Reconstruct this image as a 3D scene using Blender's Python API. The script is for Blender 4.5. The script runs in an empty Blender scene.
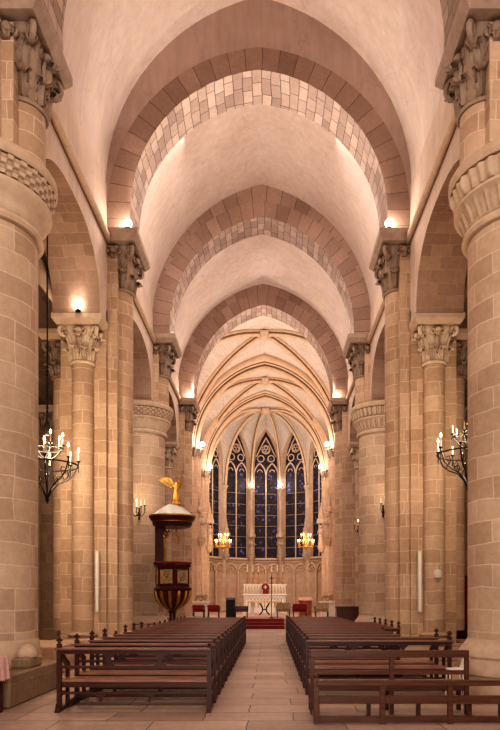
import bpy, bmesh, math, random
from mathutils import Vector
from math import sin, cos, pi, sqrt, acos, atan2
random.seed(7)
C = bpy.context.scene.collection
PI = pi
# ------------------------------------------------------------------ materials
def nt(name):
    m = bpy.data.materials.new(name); m.use_nodes = True
    n = m.node_tree.nodes; l = m.node_tree.links
    return m, n, l, n['Principled BSDF']
def srgb(r, g, b):
    f = lambda c: (c/255/12.92) if c/255 <= .04045 else ((c/255+.055)/1.055)**2.4
    return (f(r), f(g), f(b), 1)
def mixnode(n, l, a, b, fac, mode='MIX'):
    x = n.new('ShaderNodeMix'); x.data_type = 'RGBA'; x.blend_type = mode
    for sock, val in ((0, fac), (6, a), (7, b)):
        if hasattr(val, 'is_output'): l.new(val, x.inputs[sock])
        else: x.inputs[sock].default_value = val
    return x.outputs[2]
def noise(n, l, vec, scale, detail=4, rough=.55):
    t = n.new('ShaderNodeTexNoise'); t.inputs['Scale'].default_value = scale
    t.inputs['Detail'].default_value = detail; t.inputs['Roughness'].default_value = rough
    l.new(vec, t.inputs['Vector']); return t.outputs['Fac']
def ramp(n, l, fac, lo, hi, c0=(0,0,0,1), c1=(1,1,1,1)):
    r = n.new('ShaderNodeValToRGB'); r.color_ramp.elements[0].position = lo; r.color_ramp.elements[1].position = hi
    r.color_ramp.elements[0].color = c0; r.color_ramp.elements[1].color = c1
    l.new(fac, r.inputs[0]); return r.outputs[0]
def stone(name, c1, c2, mortar, w=.62, h=.36, msize=.012, offset=.5, rough=.85, bump=.35, stain=.35, wobble=.03):
    m, n, l, b = nt(name)
    uv = n.new('ShaderNodeUVMap'); uv.uv_map = 'UVMap'
    geo = n.new('ShaderNodeNewGeometry')
    nz = n.new('ShaderNodeTexNoise'); nz.inputs['Scale'].default_value = 1.3; nz.inputs['Detail'].default_value = 2
    l.new(geo.outputs['Position'], nz.inputs['Vector'])
    sub = n.new('ShaderNodeVectorMath'); sub.operation = 'SUBTRACT'; sub.inputs[1].default_value = (.5,.5,.5)
    l.new(nz.outputs['Color'], sub.inputs[0])
    sc = n.new('ShaderNodeVectorMath'); sc.operation = 'SCALE'; sc.inputs['Scale'].default_value = wobble*4
    l.new(sub.outputs[0], sc.inputs[0])
    ad = n.new('ShaderNodeVectorMath'); ad.operation = 'ADD'
    l.new(uv.outputs[0], ad.inputs[0]); l.new(sc.outputs[0], ad.inputs[1])
    br = n.new('ShaderNodeTexBrick'); l.new(ad.outputs[0], br.inputs['Vector'])
    br.inputs['Scale'].default_value = 1; br.inputs['Brick Width'].default_value = w; br.inputs['Row Height'].default_value = h
    br.inputs['Mortar Size'].default_value = msize; br.inputs['Mortar Smooth'].default_value = .4
    br.inputs['Color1'].default_value = c1; br.inputs['Color2'].default_value = c2; br.inputs['Mortar'].default_value = mortar
    br.inputs['Bias'].default_value = -.1
    br.offset = offset; br.squash = 1.25; br.squash_frequency = 3
    big = noise(n, l, geo.outputs['Position'], .55, 5, .6)
    fine = noise(n, l, geo.outputs['Position'], 9, 6, .7)
    bigr = ramp(n, l, big, .3, .75, (.62,.56,.52,1), (1.12,1.1,1.08,1))
    c = mixnode(n, l, br.outputs['Color'], bigr, stain*1.6 if stain < .6 else 1, 'MULTIPLY')
    fr = ramp(n, l, fine, .3, .7, (.8,.79,.78,1), (1.1,1.1,1.1,1))
    c = mixnode(n, l, c, fr, .7, 'MULTIPLY')
    l.new(c, b.inputs['Base Color']); b.inputs['Roughness'].default_value = rough; b.inputs['Specular IOR Level'].default_value = .32
    bm = n.new('ShaderNodeBump'); bm.inputs['Strength'].default_value = bump; bm.inputs['Distance'].default_value = .03
    inv = n.new('ShaderNodeMath'); inv.operation = 'MULTIPLY_ADD'; inv.inputs[1].default_value = -1.2; l.new(br.outputs['Fac'], inv.inputs[0]); l.new(fine, inv.inputs[2])
    l.new(inv.outputs[0], bm.inputs['Height']); l.new(bm.outputs[0], b.inputs['Normal'])
    return m
def plaster(name, c1, c2, scale=.5, bump=.2):
    m, n, l, b = nt(name)
    geo = n.new('ShaderNodeNewGeometry')
    a = noise(n, l, geo.outputs['Position'], scale, 7, .62)
    st = n.new('ShaderNodeMapping'); st.inputs['Scale'].default_value = (2.2, 2.2, .35); l.new(geo.outputs['Position'], st.inputs[0])
    s = noise(n, l, st.outputs[0], 2.4, 5, .65)
    c = ramp(n, l, a, .32, .68, c1, c2)
    sr = ramp(n, l, s, .35, .7, (.86,.84,.82,1), (1.06,1.05,1.04,1))
    c = mixnode(n, l, c, sr, .8, 'MULTIPLY')
    # fine cracks
    vo = n.new('ShaderNodeTexVoronoi'); vo.feature = 'DISTANCE_TO_EDGE'; vo.inputs['Scale'].default_value = .45
    nz = n.new('ShaderNodeTexNoise'); nz.inputs['Scale'].default_value = 1.5; nz.inputs['Detail'].default_value = 6; l.new(geo.outputs['Position'], nz.inputs['Vector'])
    mx = n.new('ShaderNodeVectorMath'); mx.operation = 'ADD'; l.new(geo.outputs['Position'], mx.inputs[0]); l.new(nz.outputs['Color'], mx.inputs[1])
    l.new(mx.outputs[0], vo.inputs['Vector'])
    cr = ramp(n, l, vo.outputs['Distance'], 0, .008, (.72,.68,.66,1), (1,1,1,1))
    c = mixnode(n, l, c, cr, .5, 'MULTIPLY')
    l.new(c, b.inputs['Base Color']); b.inputs['Roughness'].default_value = .9
    f = noise(n, l, geo.outputs['Position'], 6, 6, .6)
    bm = n.new('ShaderNodeBump'); bm.inputs['Strength'].default_value = bump; bm.inputs['Distance'].default_value = .03
    l.new(f, bm.inputs['Height']); l.new(bm.outputs[0], b.inputs['Normal'])
    return m
def carved(name, c1, c2, rough=.8, scale=5, bump=.35, metallic=0, aod=.12):
    m, n, l, b = nt(name)
    tc = n.new('ShaderNodeNewGeometry')
    a = noise(n, l, tc.outputs['Position'], scale, 5, .65)
    c = ramp(n, l, a, .3, .7, c1, c2)
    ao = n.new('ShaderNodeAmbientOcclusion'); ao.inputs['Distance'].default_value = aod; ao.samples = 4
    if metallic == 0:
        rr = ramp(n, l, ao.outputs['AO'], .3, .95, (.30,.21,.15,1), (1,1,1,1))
        c = mixnode(n, l, c, rr, 1.0, 'MULTIPLY')  # creases browned by occlusion: shade multiplied into the base colour
    l.new(c, b.inputs['Base Color']); b.inputs['Roughness'].default_value = rough; b.inputs['Metallic'].default_value = metallic
    bm = n.new('ShaderNodeBump'); bm.inputs['Strength'].default_value = bump; bm.inputs['Distance'].default_value = .02
    l.new(a, bm.inputs['Height']); l.new(bm.outputs[0], b.inputs['Normal'])
    return m
def wood(name, c1, c2, rough=.35):
    m, n, l, b = nt(name)
    tc = n.new('ShaderNodeTexCoord'); mp = n.new('ShaderNodeMapping'); mp.inputs['Scale'].default_value = (.8, 9, 9); l.new(tc.outputs['Object'], mp.inputs[0])
    a = noise(n, l, mp.outputs[0], 3, 6, .6)
    c = ramp(n, l, a, .3, .7, c1, c2)
    l.new(c, b.inputs['Base Color']); b.inputs['Roughness'].default_value = rough; b.inputs['Specular IOR Level'].default_value = .32
    bm = n.new('ShaderNodeBump'); bm.inputs['Strength'].default_value = .1; l.new(a, bm.inputs['Height']); l.new(bm.outputs[0], b.inputs['Normal'])
    return m
def plain(name, c, rough=.6, metallic=0, var=.15):
    m, n, l, b = nt(name)
    tc = n.new('ShaderNodeTexCoord'); a = noise(n, l, tc.outputs['Object'], 14, 3)
    lo = tuple(x*(1-var) for x in c[:3])+(1,); hi = tuple(min(1,x*(1+var)) for x in c[:3])+(1,)
    l.new(ramp(n, l, a, .3, .7, lo, hi), b.inputs['Base Color'])
    b.inputs['Roughness'].default_value = rough; b.inputs['Metallic'].default_value = metallic
    return m
def emit(name, c, s):
    m, n, l, b = nt(name)
    b.inputs['Base Color'].default_value = c; b.inputs['Emission Color'].default_value = c; b.inputs['Emission Strength'].default_value = s
    return m
M = {}
M['drum'] = stone('drum_stone', srgb(216,188,162), srgb(190,160,134), srgb(230,208,186), .70, .36, .012)
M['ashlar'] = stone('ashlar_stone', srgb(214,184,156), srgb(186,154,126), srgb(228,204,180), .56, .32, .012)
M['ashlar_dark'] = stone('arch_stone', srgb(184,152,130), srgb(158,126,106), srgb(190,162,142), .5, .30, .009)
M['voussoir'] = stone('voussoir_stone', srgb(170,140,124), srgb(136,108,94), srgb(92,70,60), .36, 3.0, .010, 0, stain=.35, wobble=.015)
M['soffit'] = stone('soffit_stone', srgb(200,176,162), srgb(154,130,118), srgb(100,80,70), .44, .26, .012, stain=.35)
M['vaultweb'] = stone('vault_ashlar', srgb(236,224,214), srgb(226,212,200), srgb(204,186,172), .5, .22, .008, bump=.15, stain=.1, wobble=.01)
M['apse'] = stone('apse_stone', srgb(222,194,170), srgb(206,176,150), srgb(182,152,130), .7, .4, .008, bump=.15, stain=.2, wobble=.01)
M['aisle'] = stone('aisle_stone', srgb(160,134,106), srgb(134,108,84), srgb(168,144,118), .62, .36, .012)
M['floor'] = stone('floor_slabs', srgb(206,176,158), srgb(172,142,126), srgb(90,70,62), 1.25, .62, .009, .5, rough=.5, bump=.15, stain=.45, wobble=.03)
M['plaster'] = plaster('vault_plaster', srgb(204,180,168), srgb(220,200,188))
M['plaster_face_shade'] = plaster('shaded_face_plaster', srgb(168,142,130), srgb(186,160,148))  # vault plaster darkened: shade on the arch faces put into the colour
M['wallplaster'] = plaster('wall_plaster', srgb(202,176,158), srgb(218,194,178), .9)
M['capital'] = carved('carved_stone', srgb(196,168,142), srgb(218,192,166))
M['capital_lit'] = carved('lit_carved_stone', srgb(222,198,172), srgb(238,218,194))  # lighter copy of the capital stone, lamplight put into its colour
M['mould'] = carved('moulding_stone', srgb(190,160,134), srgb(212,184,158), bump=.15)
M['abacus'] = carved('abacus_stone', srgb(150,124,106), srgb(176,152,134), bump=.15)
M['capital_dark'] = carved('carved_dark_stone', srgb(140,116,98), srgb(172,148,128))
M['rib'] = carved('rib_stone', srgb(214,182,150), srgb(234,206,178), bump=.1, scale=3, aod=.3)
M['ribshade'] = carved('rib_hollow_shade', srgb(112,84,62), srgb(140,108,82), bump=.1, scale=3)  # dirty-brown hollow stone, darkened to stand in for shade
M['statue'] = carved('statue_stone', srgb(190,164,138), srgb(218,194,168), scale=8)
M['wood'] = wood('dark_walnut', srgb(44,19,15), srgb(80,34,22), .38)
M['woodtop_lit'] = wood('polished_ledge_lit', srgb(96,56,42), srgb(148,98,80), .36)  # polished ledge wood, lightened to stand in for reflected choir light
M['woodseat'] = wood('worn_walnut', srgb(126,78,60), srgb(178,124,100), .34)
M['woodplain'] = wood('brown_oak', srgb(66,34,22), srgb(102,60,40), .30)
M['lectern'] = wood('honey_oak', srgb(150,84,46), srgb(188,118,72), .4)
M['redwood'] = wood('red_marbled_wood', srgb(52,16,14), srgb(92,34,26), .3)
M['gold'] = carved('gilding', srgb(160,108,42), srgb(214,164,84), .45, 6, .2, .85)
M['brass'] = plain('brass', srgb(220,170,90), .35, .9)
M['iron'] = plain('black_iron', srgb(30,25,23), .5, .6)
M['blackp'] = plain('black_cabinet', srgb(16,14,15), .7)
M['white'] = plain('white_marble', srgb(238,230,220), .5, var=.05)
M['cream'] = plain('cream_paint', srgb(222,212,196), .5, var=.05)
M['wax'] = plain('wax', srgb(246,232,200), .5, var=.05)
M['red'] = plain('red_cloth', srgb(128,20,22), .85)
M['carpet'] = plain('red_carpet', srgb(120,36,32), .95)
M['carpetlight'] = plain('pale_red_carpet', srgb(176,104,92), .95)  # paler red, used on the treads
M['pink'] = plain('pink_cloth', srgb(226,180,176), .9)
M['tapestry'] = plain('patterned_upholstery', srgb(170,148,116), .9, var=.5)
M['canopy'] = carved('canopy_roof', srgb(190,180,168), srgb(224,216,206), scale=3)
M['panelpaint'] = carved('painted_relief', srgb(120,108,80), srgb(204,188,150), scale=14)
M['flame'] = emit('flame_glow', (1,.62,.25,1), 16)
M['lamp'] = emit('lamp_glow', (1,.90,.76,1), 60)
def glass_mat():
    m, n, l, b = nt('stained_glass')
    uv = n.new('ShaderNodeUVMap'); uv.uv_map = 'UVMap'
    vo = n.new('ShaderNodeTexVoronoi'); vo.inputs['Scale'].default_value = 5.5; l.new(uv.outputs[0], vo.inputs['Vector'])
    ve = n.new('ShaderNodeTexVoronoi'); ve.inputs['Scale'].default_value = 5.5; ve.feature = 'DISTANCE_TO_EDGE'; l.new(uv.outputs[0], ve.inputs['Vector'])
    sep = n.new('ShaderNodeSeparateColor'); l.new(vo.outputs['Color'], sep.inputs[0])
    r = n.new('ShaderNodeValToRGB'); e = r.color_ramp.elements
    e[0].position = 0; e[0].color = srgb(40,32,34); e[1].position = 1; e[1].color = srgb(62,48,44)
    for p, c in ((.35, srgb(48,40,44)), (.6, srgb(56,46,46)), (.82, srgb(42,38,54)), (.9, srgb(58,50,54)), (.985, srgb(90,92,150))):
        x = e.new(p); x.color = c
    l.new(sep.outputs[0], r.inputs[0])
    lead = ramp(n, l, ve.outputs['Distance'], .02, .06)
    c = mixnode(n, l, srgb(24,20,22), r.outputs[0], lead)
    l.new(c, b.inputs['Base Color']); b.inputs['Roughness'].default_value = .6; b.inputs['Specular IOR Level'].default_value = .15
    l.new(c, b.inputs['Emission Color']); b.inputs['Emission Strength'].default_value = .25
    return m
M['glass'] = glass_mat()
# ------------------------------------------------------------------ mesh builder
class MB:
    def __init__(s): s.v = []; s.f = []; s.uv = []; s.mi = {}
    def add(s, verts, faces, uvs=None):
        k = len(s.v); s.v += [tuple(p) for p in verts]
        for i, f in enumerate(faces):
            s.f.append(tuple(k+j for j in f)); s.uv.append(uvs[i] if uvs else None)
    def box(s, x0, x1, y0, y1, z0, z1):
        if x0 > x1: x0, x1 = x1, x0
        v = [(x,y,z) for z in (z0,z1) for y in (y0,y1) for x in (x0,x1)]
        s.add(v, [(0,2,3,1),(4,5,7,6),(0,1,5,4),(2,6,7,3),(0,4,6,2),(1,3,7,5)]); return s
    def grid(s, P, UV=None, closed_u=False, closed_v=False):
        nu = len(P); nv = len(P[0]); v = [p for r in P for p in r]; F = []; U = []
        for i in range(nu if closed_u else nu-1):
            for j in range(nv if closed_v else nv-1):
                i2 = (i+1) % nu; j2 = (j+1) % nv
                F.append((i*nv+j, i2*nv+j, i2*nv+j2, i*nv+j2))
                if UV:
                    U.append([UV[i][j], UV[i+1][j], UV[i+1][j+1], UV[i][j+1]])
        s.add(v, F, U if UV else None); return s
    def lathe(s, prof, cx, cy, n=24, a0=0, a1=2*PI, fr=None, cap=True, uscale=None):
        full = abs(a1-a0-2*PI) < 1e-6
        m = n if full else n+1
        P = []; UV = []
        rm = uscale or max(p[0] for p in prof)
        for i in range(n+1):
            a = a0+(a1-a0)*i/n
            row = []; ur = []
            for k, (r, z) in enumerate(prof):
                rr = fr(a, r, z) if fr else r
                row.append((cx+rr*cos(a), cy+rr*sin(a), z)); ur.append((a*rm, z+r-rm))
            P.append(row); UV.append(ur)
        if full:
            Pc = P[:-1]; s.grid(Pc, UV, closed_u=True)
            if cap:
                for k in (0, -1):
                    if prof[k][0] > 1e-4: s.add([r[k] for r in Pc], [tuple(range(len(Pc)))])
        else: s.grid(P, UV)
        return s
    def cyl(s, cx, cy, r, z0, z1, n=24, r2=None):
        return s.lathe([(r, z0), (r if r2 is None else r2, z1)], cx, cy, n)
    def tube(s, path, r, n=8, closed=False):
        path = [Vector(p) for p in path]; N = len(path); P = []
        prev = None
        for i, p in enumerate(path):
            a = path[(i-1) % N] if (closed or i > 0) else p; b = path[(i+1) % N] if (closed or i < N-1) else p
            t = (b-a)
            if t.length < 1e-9: t = Vector((0,0,1))
            t.normalize()
            if prev is None:
                u = t.orthogonal().normalized()
            else:
                u = (prev - t*prev.dot(t))
                u = u.normalized() if u.length > 1e-6 else t.orthogonal().normalized()
            prev = u; w = t.cross(u); rr = r[i] if isinstance(r, (list, tuple)) else r
            P.append([tuple(p+u*cos(2*PI*k/n)*rr+w*sin(2*PI*k/n)*rr) for k in range(n)])
        s.grid(P, closed_u=closed, closed_v=True)
        if not closed:
            s.add(P[0], [tuple(range(n))]); s.add(P[-1], [tuple(range(n))])
        return s
    def sphere(s, c, r, nu=12, nv=8, sc=(1,1,1)):
        P = []
        for i in range(nu):
            a = 2*PI*i/nu
            P.append([(c[0]+r*sc[0]*cos(a)*sin(PI*j/nv), c[1]+r*sc[1]*sin(a)*sin(PI*j/nv), c[2]-r*sc[2]*cos(PI*j/nv)) for j in range(nv+1)])
        s.grid(P, closed_u=True); return s
    def sweep(s, path, prof, side, dark=()):
        """profile (s, n) carried along a planar path; side = constant unit vector across it; n>0 away from the room"""
        path = [Vector(p) for p in path]; side = Vector(side).normalized(); P = []; UV = []; L = 0
        for i, p in enumerate(path):
            a = path[max(i-1,0)]; b = path[min(i+1,len(path)-1)]; t = (b-a).normalized()
            nrm = side.cross(t).normalized()
            if i > 0: L += (p-path[i-1]).length
            P.append([tuple(p+side*q[0]+nrm*q[1]) for q in prof]); UV.append([(q[0]+q[1], L) for q in prof])
        for r in UV: r.append((r[0][0]+.3, r[0][1]))
        k0 = len(s.f); s.grid(P, UV, closed_v=True); m = len(prof)
        for q in range(k0, len(s.f)):
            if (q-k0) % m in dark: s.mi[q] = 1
        return s
    def mesh(s, name, off=(0,0,0), sharp=35, merge=True):
        me = bpy.data.meshes.new(name)
        ox, oy, oz = off
        bm = bmesh.new(); vs = [bm.verts.new((x-ox,y-oy,z-oz)) for x,y,z in s.v]
        ul = bm.loops.layers.uv.new('UVMap'); 
        for fi, (f, uv) in enumerate(zip(s.f, s.uv)):
            if len(set(f)) < 3: continue
            try: fc = bm.faces.new([vs[i] for i in f])
            except ValueError: continue
            fc.material_index = s.mi.get(fi, 0)
            if uv and len(uv) == len(f):
                for lp, q in zip(fc.loops, uv): lp[ul].uv = q
            else:
                nx, ny, nz = [0,0,0]
                nn = Vector((0,0,0)); pts = [Vector(s.v[i]) for i in f]
                for k in range(len(pts)): nn += pts[k].cross(pts[(k+1) % len(pts)])
                ax = max(range(3), key=lambda q: abs(nn[q]))
                for lp, i in zip(fc.loops, f):
                    p = s.v[i]; lp[ul].uv = ((p[1],p[2]) if ax == 0 else (p[0],p[2]) if ax == 1 else (p[0],p[1]))
        if merge: bmesh.ops.remove_doubles(bm, verts=bm.verts, dist=1e-5)
        bmesh.ops.recalc_face_normals(bm, faces=bm.faces)
        bm.to_mesh(me); bm.free()
        for p in me.polygons: p.use_smooth = True
        me.set_sharp_from_angle(angle=math.radians(sharp))
        return me
def rootloc(o):
    x = Vector((0,0,0))
    while o: x += o.location; o = o.parent
    return x
def obj(name, mb, mat, parent=None, label=None, bevel=0, sharp=35):
    off = rootloc(parent) if parent else (0,0,0)
    me = mb.mesh(name, off, sharp) if isinstance(mb, MB) else mb
    o = bpy.data.objects.new(name, me); C.objects.link(o)
    if parent: o.parent = parent
    if not me.materials: me.materials.append(M[mat] if isinstance(mat, str) else mat)
    if isinstance(mb, MB) and mb.mi: me.materials.append(M['ribshade'])
    if label: o['label'] = label
    if bevel:
        b = o.modifiers.new('bevel', 'BEVEL'); b.width = bevel; b.segments = 1; b.limit_method = 'ANGLE'
    return o
def solo(name, mb, mat, label, cat, loc, group=None, bevel=0):
    me = mb.mesh(name, loc); o = bpy.data.objects.new(name, me); C.objects.link(o); o.location = loc
    me.materials.append(M[mat]); o['label'] = label; o['category'] = cat
    if mb.mi: me.materials.append(M['ribshade'])
    if group: o['group'] = group
    if bevel:
        b = o.modifiers.new('bevel', 'BEVEL'); b.width = bevel; b.segments = 1; b.limit_method = 'ANGLE'
    return o
def struct(name, mb, mat, parent=None, sharp=35):
    o = obj(name, mb, mat, parent, sharp=sharp)
    if not parent: o['kind'] = 'structure'
    return o
def thing(name, label, cat, loc, group=None):
    o = bpy.data.objects.new(name, None); C.objects.link(o); o.location = loc; o.empty_display_size = .1
    o['label'] = label; o['category'] = cat
    if group: o['group'] = group
    bpy.context.view_layer.update()
    return o
def copy_tree(o, parent=None):
    c = o.copy(); C.objects.link(c)
    if parent: c.parent = parent
    for ch in list(o.children): copy_tree(ch, c)
    return c
# pointed arch helpers -------------------------------------------------
def pointed(a, rise, n=24, t=0.0):
    e = max((rise*rise-a*a)/(2*a), 0); R = a+e+t; am = acos(min(1, e/R)) if R > 0 else PI/2
    right = [(-e+R*cos(am*i/n), R*sin(am*i/n)) for i in range(n+1)]
    return [(-x, z) for x, z in right] + [(x, z) for x, z in reversed(right[:-1])]
def arclen(pts):
    L = [0]
    for i in range(1, len(pts)): L.append(L[-1]+sqrt(sum((pts[i][k]-pts[i-1][k])**2 for k in range(len(pts[i])))))
    return L
# ------------------------------------------------------------------ dimensions
D = [11.0, 17.8, 24.6, 31.4]       # pier centres
LC = 4.6                            # arcade line
W = 4.0                             # nave wall face
WO = 5.2                            # aisle face
TOPZ = {0: 11.15, 1: 11.25, 2: 11.25, 3: 11.0}
AISLE = 8.6
# ------------------------------------------------------------------ setting
f = MB(); f.add([(-12,-6,0),(12,-6,0),(12,58,0),(-12,58,0)], [(0,1,2,3)], [[(-12,-6),(12,-6),(12,58),(-12,58)]])
struct('floor', f, 'floor')
SP = 8.85
def arch_z(d, c, hw, rise=1.62, n=2.5):
    q = abs(d-c)/hw
    return SP if q >= 1 else SP+rise*(1-q**n)**(1/n)
def nave_wall(sx, name):
    face = MB(); sof = MB()
    ys = []
    edges = [-6] + [x for x in (4.2,)] + D
    y = -6.0
    op = []   # openings (y0, y1)
    op.append((5.6, D[0]-.95)); op.append((D[0]+.95, D[1]-1.36)); op.append((D[1]+1.36, D[2]-.95)); op.append((D[2]+.95, D[3]-1.36))
    S = []
    cur = -6.0
    for a, b in op:
        S.append((cur, 0)); S.append((a, 0))
        c = (a+b)/2; hw = (b-a)/2
        for i in range(33):
            q = -cos(PI*i/32); S.append((c+hw*q, 1, arch_z(c+hw*q, c, hw)))
        cur = b
    S.append((cur, 0)); S.append((32.4, 0))
    rows = []
    for q in S: rows.append((q[0], q[2] if q[1] else 8.84))
    for lat, mb in ((W, face), (WO, sof)):
        P = [[(sx*lat, y, z), (sx*lat, y, 11.2), (sx*(lat+.03 if lat == W else lat), y, 12.6)] for y, z in rows]
        U = [[(y, z), (y, 11.2), (y, 12.6)] for y, z in rows]
        mb.grid(P, U)
    L = arclen([(y, z) for y, z in rows])
    P = []; U = []
    for (y, z), l in zip(rows, L):
        P.append([(sx*W, y, z), (sx*WO, y, z)]); U.append([(0, l), (WO-W, l)])
    sof.grid(P, U)
    # close the west side below
    o = struct(name, face, 'wallplaster', sharp=20)
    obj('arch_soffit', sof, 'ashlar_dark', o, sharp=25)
    return o
nave_wall(-1, 'wall_left'); nave_wall(1, 'wall_right')
# nave vaults
def vault(y0, y1, zs, a, apex, name='ceiling', mat='plaster'):
    pts = [(-a, 0.0)] and pointed(a, apex-zs, 26)
    pts = [(-a, 11.1-zs)] + pts + [(a, 11.1-zs)]
    L = arclen(pts); P = []; U = []
    ny = max(2, int((y1-y0)/1.0))
    for i in range(ny+1):
        y = y0+(y1-y0)*i/ny
        P.append([(x, y, zs+z) for x, z in pts]); U.append([(y, l) for l in L])
    mb = MB(); mb.grid(P, U); return struct(name, mb, mat, sharp=60)
vault(-6, 11.0, 12.5, 4.05, 17.55)
vault(11.0, 17.6, 12.5, 4.05, 17.55)
vault(17.9, 24.4, 11.8, 4.05, 16.9)
vault(24.7, 31.2, 11.6, 4.05, 16.5)
# aisles: outer walls and vaults
for sx, nm in ((-1, 'wall_aisle_left'), (1, 'wall_aisle_right')):
    w = MB(); w.box(sx*AISLE, sx*(AISLE+.5), -6, 33, 0, 9.2); struct(nm, w, 'aisle')
    a = (AISLE-WO)/2; cx = sx*(AISLE+WO)/2
    pts = pointed(a, 2.6, 12); L = arclen(pts)
    v = MB(); v.grid([[(cx+x, y, 9.1+z) for x, z in pts] for y in (-6, 33)], [[(y, l) for l in L] for y in (-6, 33)])
    struct('ceiling', v, 'aisle', sharp=60)
    e = MB(); e.box(sx*5.1, sx*(AISLE+.4), 32.9, 33.3, 0, 12); struct('wall_aisle_end', e, 'aisle')
# string courses
for sx, nm in ((-1, 'trim_1'), (1, 'trim_2')):
    s = MB()
    for y0, y1 in ((-6, 10.5), (11.5, 17.3), (18.3, 24.1), (25.1, 30.9)):
        zo = 0 if y1 < 28 else -.1
        s.tube([(sx*(W-.05), y0+(y1-y0)*i/14, 11.05+zo) for i in range(15)], .10, 12)
        s.box(sx*(W-.09), sx*(W+.02), y0, y1, 11.13+zo, 11.20+zo)
    struct(nm, s, 'mould')
# ------------------------------------------------------------------ capitals, bases
def leaf(mb, cx, cy, a, z0, h, r0, r1, w, curl=.09, th=.02):
    """acanthus-like leaf rising from radius r0 to r1 and curling over at its tip"""
    c, s_ = cos(a), sin(a); P = []
    nv, nu = 13, 8
    for j in range(nv+1):
        t = j/nv
        if t < .72: rr = r0+(r1-r0)*(t/.72)**1.7; zz = z0+h*t/.72
        else:
            b = (t-.72)/.28*PI*1.15; rr = r1+curl*sin(b)*1.1+curl*.2*(1-cos(b)); zz = z0+h+curl*.55*sin(b*.5)-curl*1.0*(1-cos(b))*.62
        wd = w*(.62+.5*sin(PI*min(t, .9)))*(1-.5*max(0, t-.8)/.2)*(1+.16*sin(t*26))
        row = []
        for i in range(nu+1):
            u = -1+2*i/nu; dr = -.35*w*u*u+.022*cos(u*PI*2.5)+(.028 if abs(u) < .1 else 0)
            x = (rr+dr)*c-u*wd*s_; y = (rr+dr)*s_+u*wd*c
            row.append((cx+x, cy+y, zz))
        P.append(row)
    mb.grid(P)
def capital(mb, cx, cy, z0, z1, r, hx, hy, tiers=2, lobes=4, amp=.07, seed=0, n=48, m=12, ph=0.0):
    rnd = random.Random(seed); P = []; H = z1-z0
    for j in range(m+1):
        t = j/m; z = z0+H*t; row = []
        fl = t**2.0; p = 2+6*t**1.5
        for i in range(n):
            a = 2*PI*i/n; c_, s_ = cos(a), sin(a)
            sq = 1/((abs(c_)**p+abs(s_)**p)**(1/p))
            rx = r+(hx*.80-r)*fl; ry = r+(hy*.80-r)*fl
            row.append((cx+rx*sq*c_, cy+ry*sq*s_, z))
        P.append(row)
    mb.grid(P, closed_v=True)
    mb.add(P[0], [tuple(range(n))]); mb.add(P[-1], [tuple(range(n))])
    mb.lathe([(r*.95, z0-.05), (r+.035, z0-.045), (r+.055, z0-.01), (r+.035, z0+.03), (r*.95, z0+.04)], cx, cy, 24, cap=False)
    for k in range(8):
        a = k*PI/4+PI/8
        leaf(mb, cx, cy, a, z0+.03, H*rnd.uniform(.34,.42), r+.03, r+.03+.18*(min(hx,hy)-r*.5), r*.36, H*.10)
    for k in range(8):
        a = k*PI/4; ex = abs(cos(a)); ey = abs(sin(a)); k2 = 1.22 if k % 2 else 1
        rt = sqrt((hx*ex)**2+(hy*ey)**2)*.78*k2
        leaf(mb, cx, cy, a if k % 2 == 0 else atan2(sin(a)*hy, cos(a)*hx), z0+H*.25, H*rnd.uniform(.48,.56), r+.04, max(rt, r+.08), r*.34, H*.12)
    # corner volutes and the stems that feed them
    for qx in (-1, 1):
        for qy in (-1, 1):
            ex, ey = cx+qx*hx*.86, cy+qy*hy*.86
            dl = sqrt(hx*hx+hy*hy); dx, dy = qx*hx/dl, qy*hy/dl
            path = []; R0 = .15*H
            for k in range(18):
                a = -PI/2+k*.52; rr = R0*(1-k/20)
                path.append((ex-dx*R0*.5+dx*rr*cos(a), ey-dy*R0*.5+dy*rr*cos(a), z1-R0*1.1-rr*sin(a)))
            stem = [(cx+dx*r*1.05, cy+dy*r*1.05, z0+H*.35), (cx+(ex-cx)*.55, cy+(ey-cy)*.55, z0+H*.66)]
            mb.tube(stem+path, [.035,.05]+[.058*(1-k/26) for k in range(18)], 6)
    for qx, qy in ((-1,0),(1,0),(0,-1),(0,1)):
        hh = hx if qx else hy; x = cx+qx*hx*.84; y = cy+qy*hy*.84
        mb.sphere((x, y, z1-.14*H), .07*H+.03, 10, 8, (1,1,1.15))
        # paired inner scrolls
        for sg in (-1, 1):
            o = .0; pth = []
            for k in range(12):
                a = PI/2+sg*k*.5; rr = .09*H*(1-k/16)
                u = sg*(.26*(hy if qx else hx))+rr*cos(a)
                pth.append((x+(u if qy else 0)-qx*.02, y+(u if qx else 0)-qy*.02, z1-.16*H+rr*sin(a)))
            mb.tube(pth, .03, 5)
def abacus(mb, x0, x1, y0, y1, z0, z1):
    c = .10; zm = z0+(z1-z0)*.5
    if x0 > x1: x0, x1 = x1, x0
    R = []
    for (d, z) in ((c, z0), (0, zm), (0, z1), (.03, z1)):
        R.append([(x0+d, y0+d, z), (x1-d, y0+d, z), (x1-d, y1-d, z), (x0+d, y1-d, z)])
    mb.grid(R, closed_v=True); mb.add(R[0], [(0,1,2,3)]); mb.add(R[-1], [(0,1,2,3)])
def attic_base(mb, cx, cy, r, z0, h, n=32):
    pr = [(r+.18*h/.3, z0), (r+.20*h/.3, z0+.12*h), (r+.20*h/.3, z0+.3*h), (r+.13*h/.3, z0+.42*h), (r+.07*h/.3, z0+.5*h), (r+.07*h/.3, z0+.62*h), (r+.11*h/.3, z0+.7*h), (r+.11*h/.3, z0+.82*h), (r+.03, z0+.9*h), (r, z0+h)]
    mb.lathe(pr, cx, cy, n)
def ring_uv(mb, path): pass
def square_block(mb, x0, x1, y0, y1, z0, z1): mb.box(x0, x1, y0, y1, z0, z1)
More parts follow.
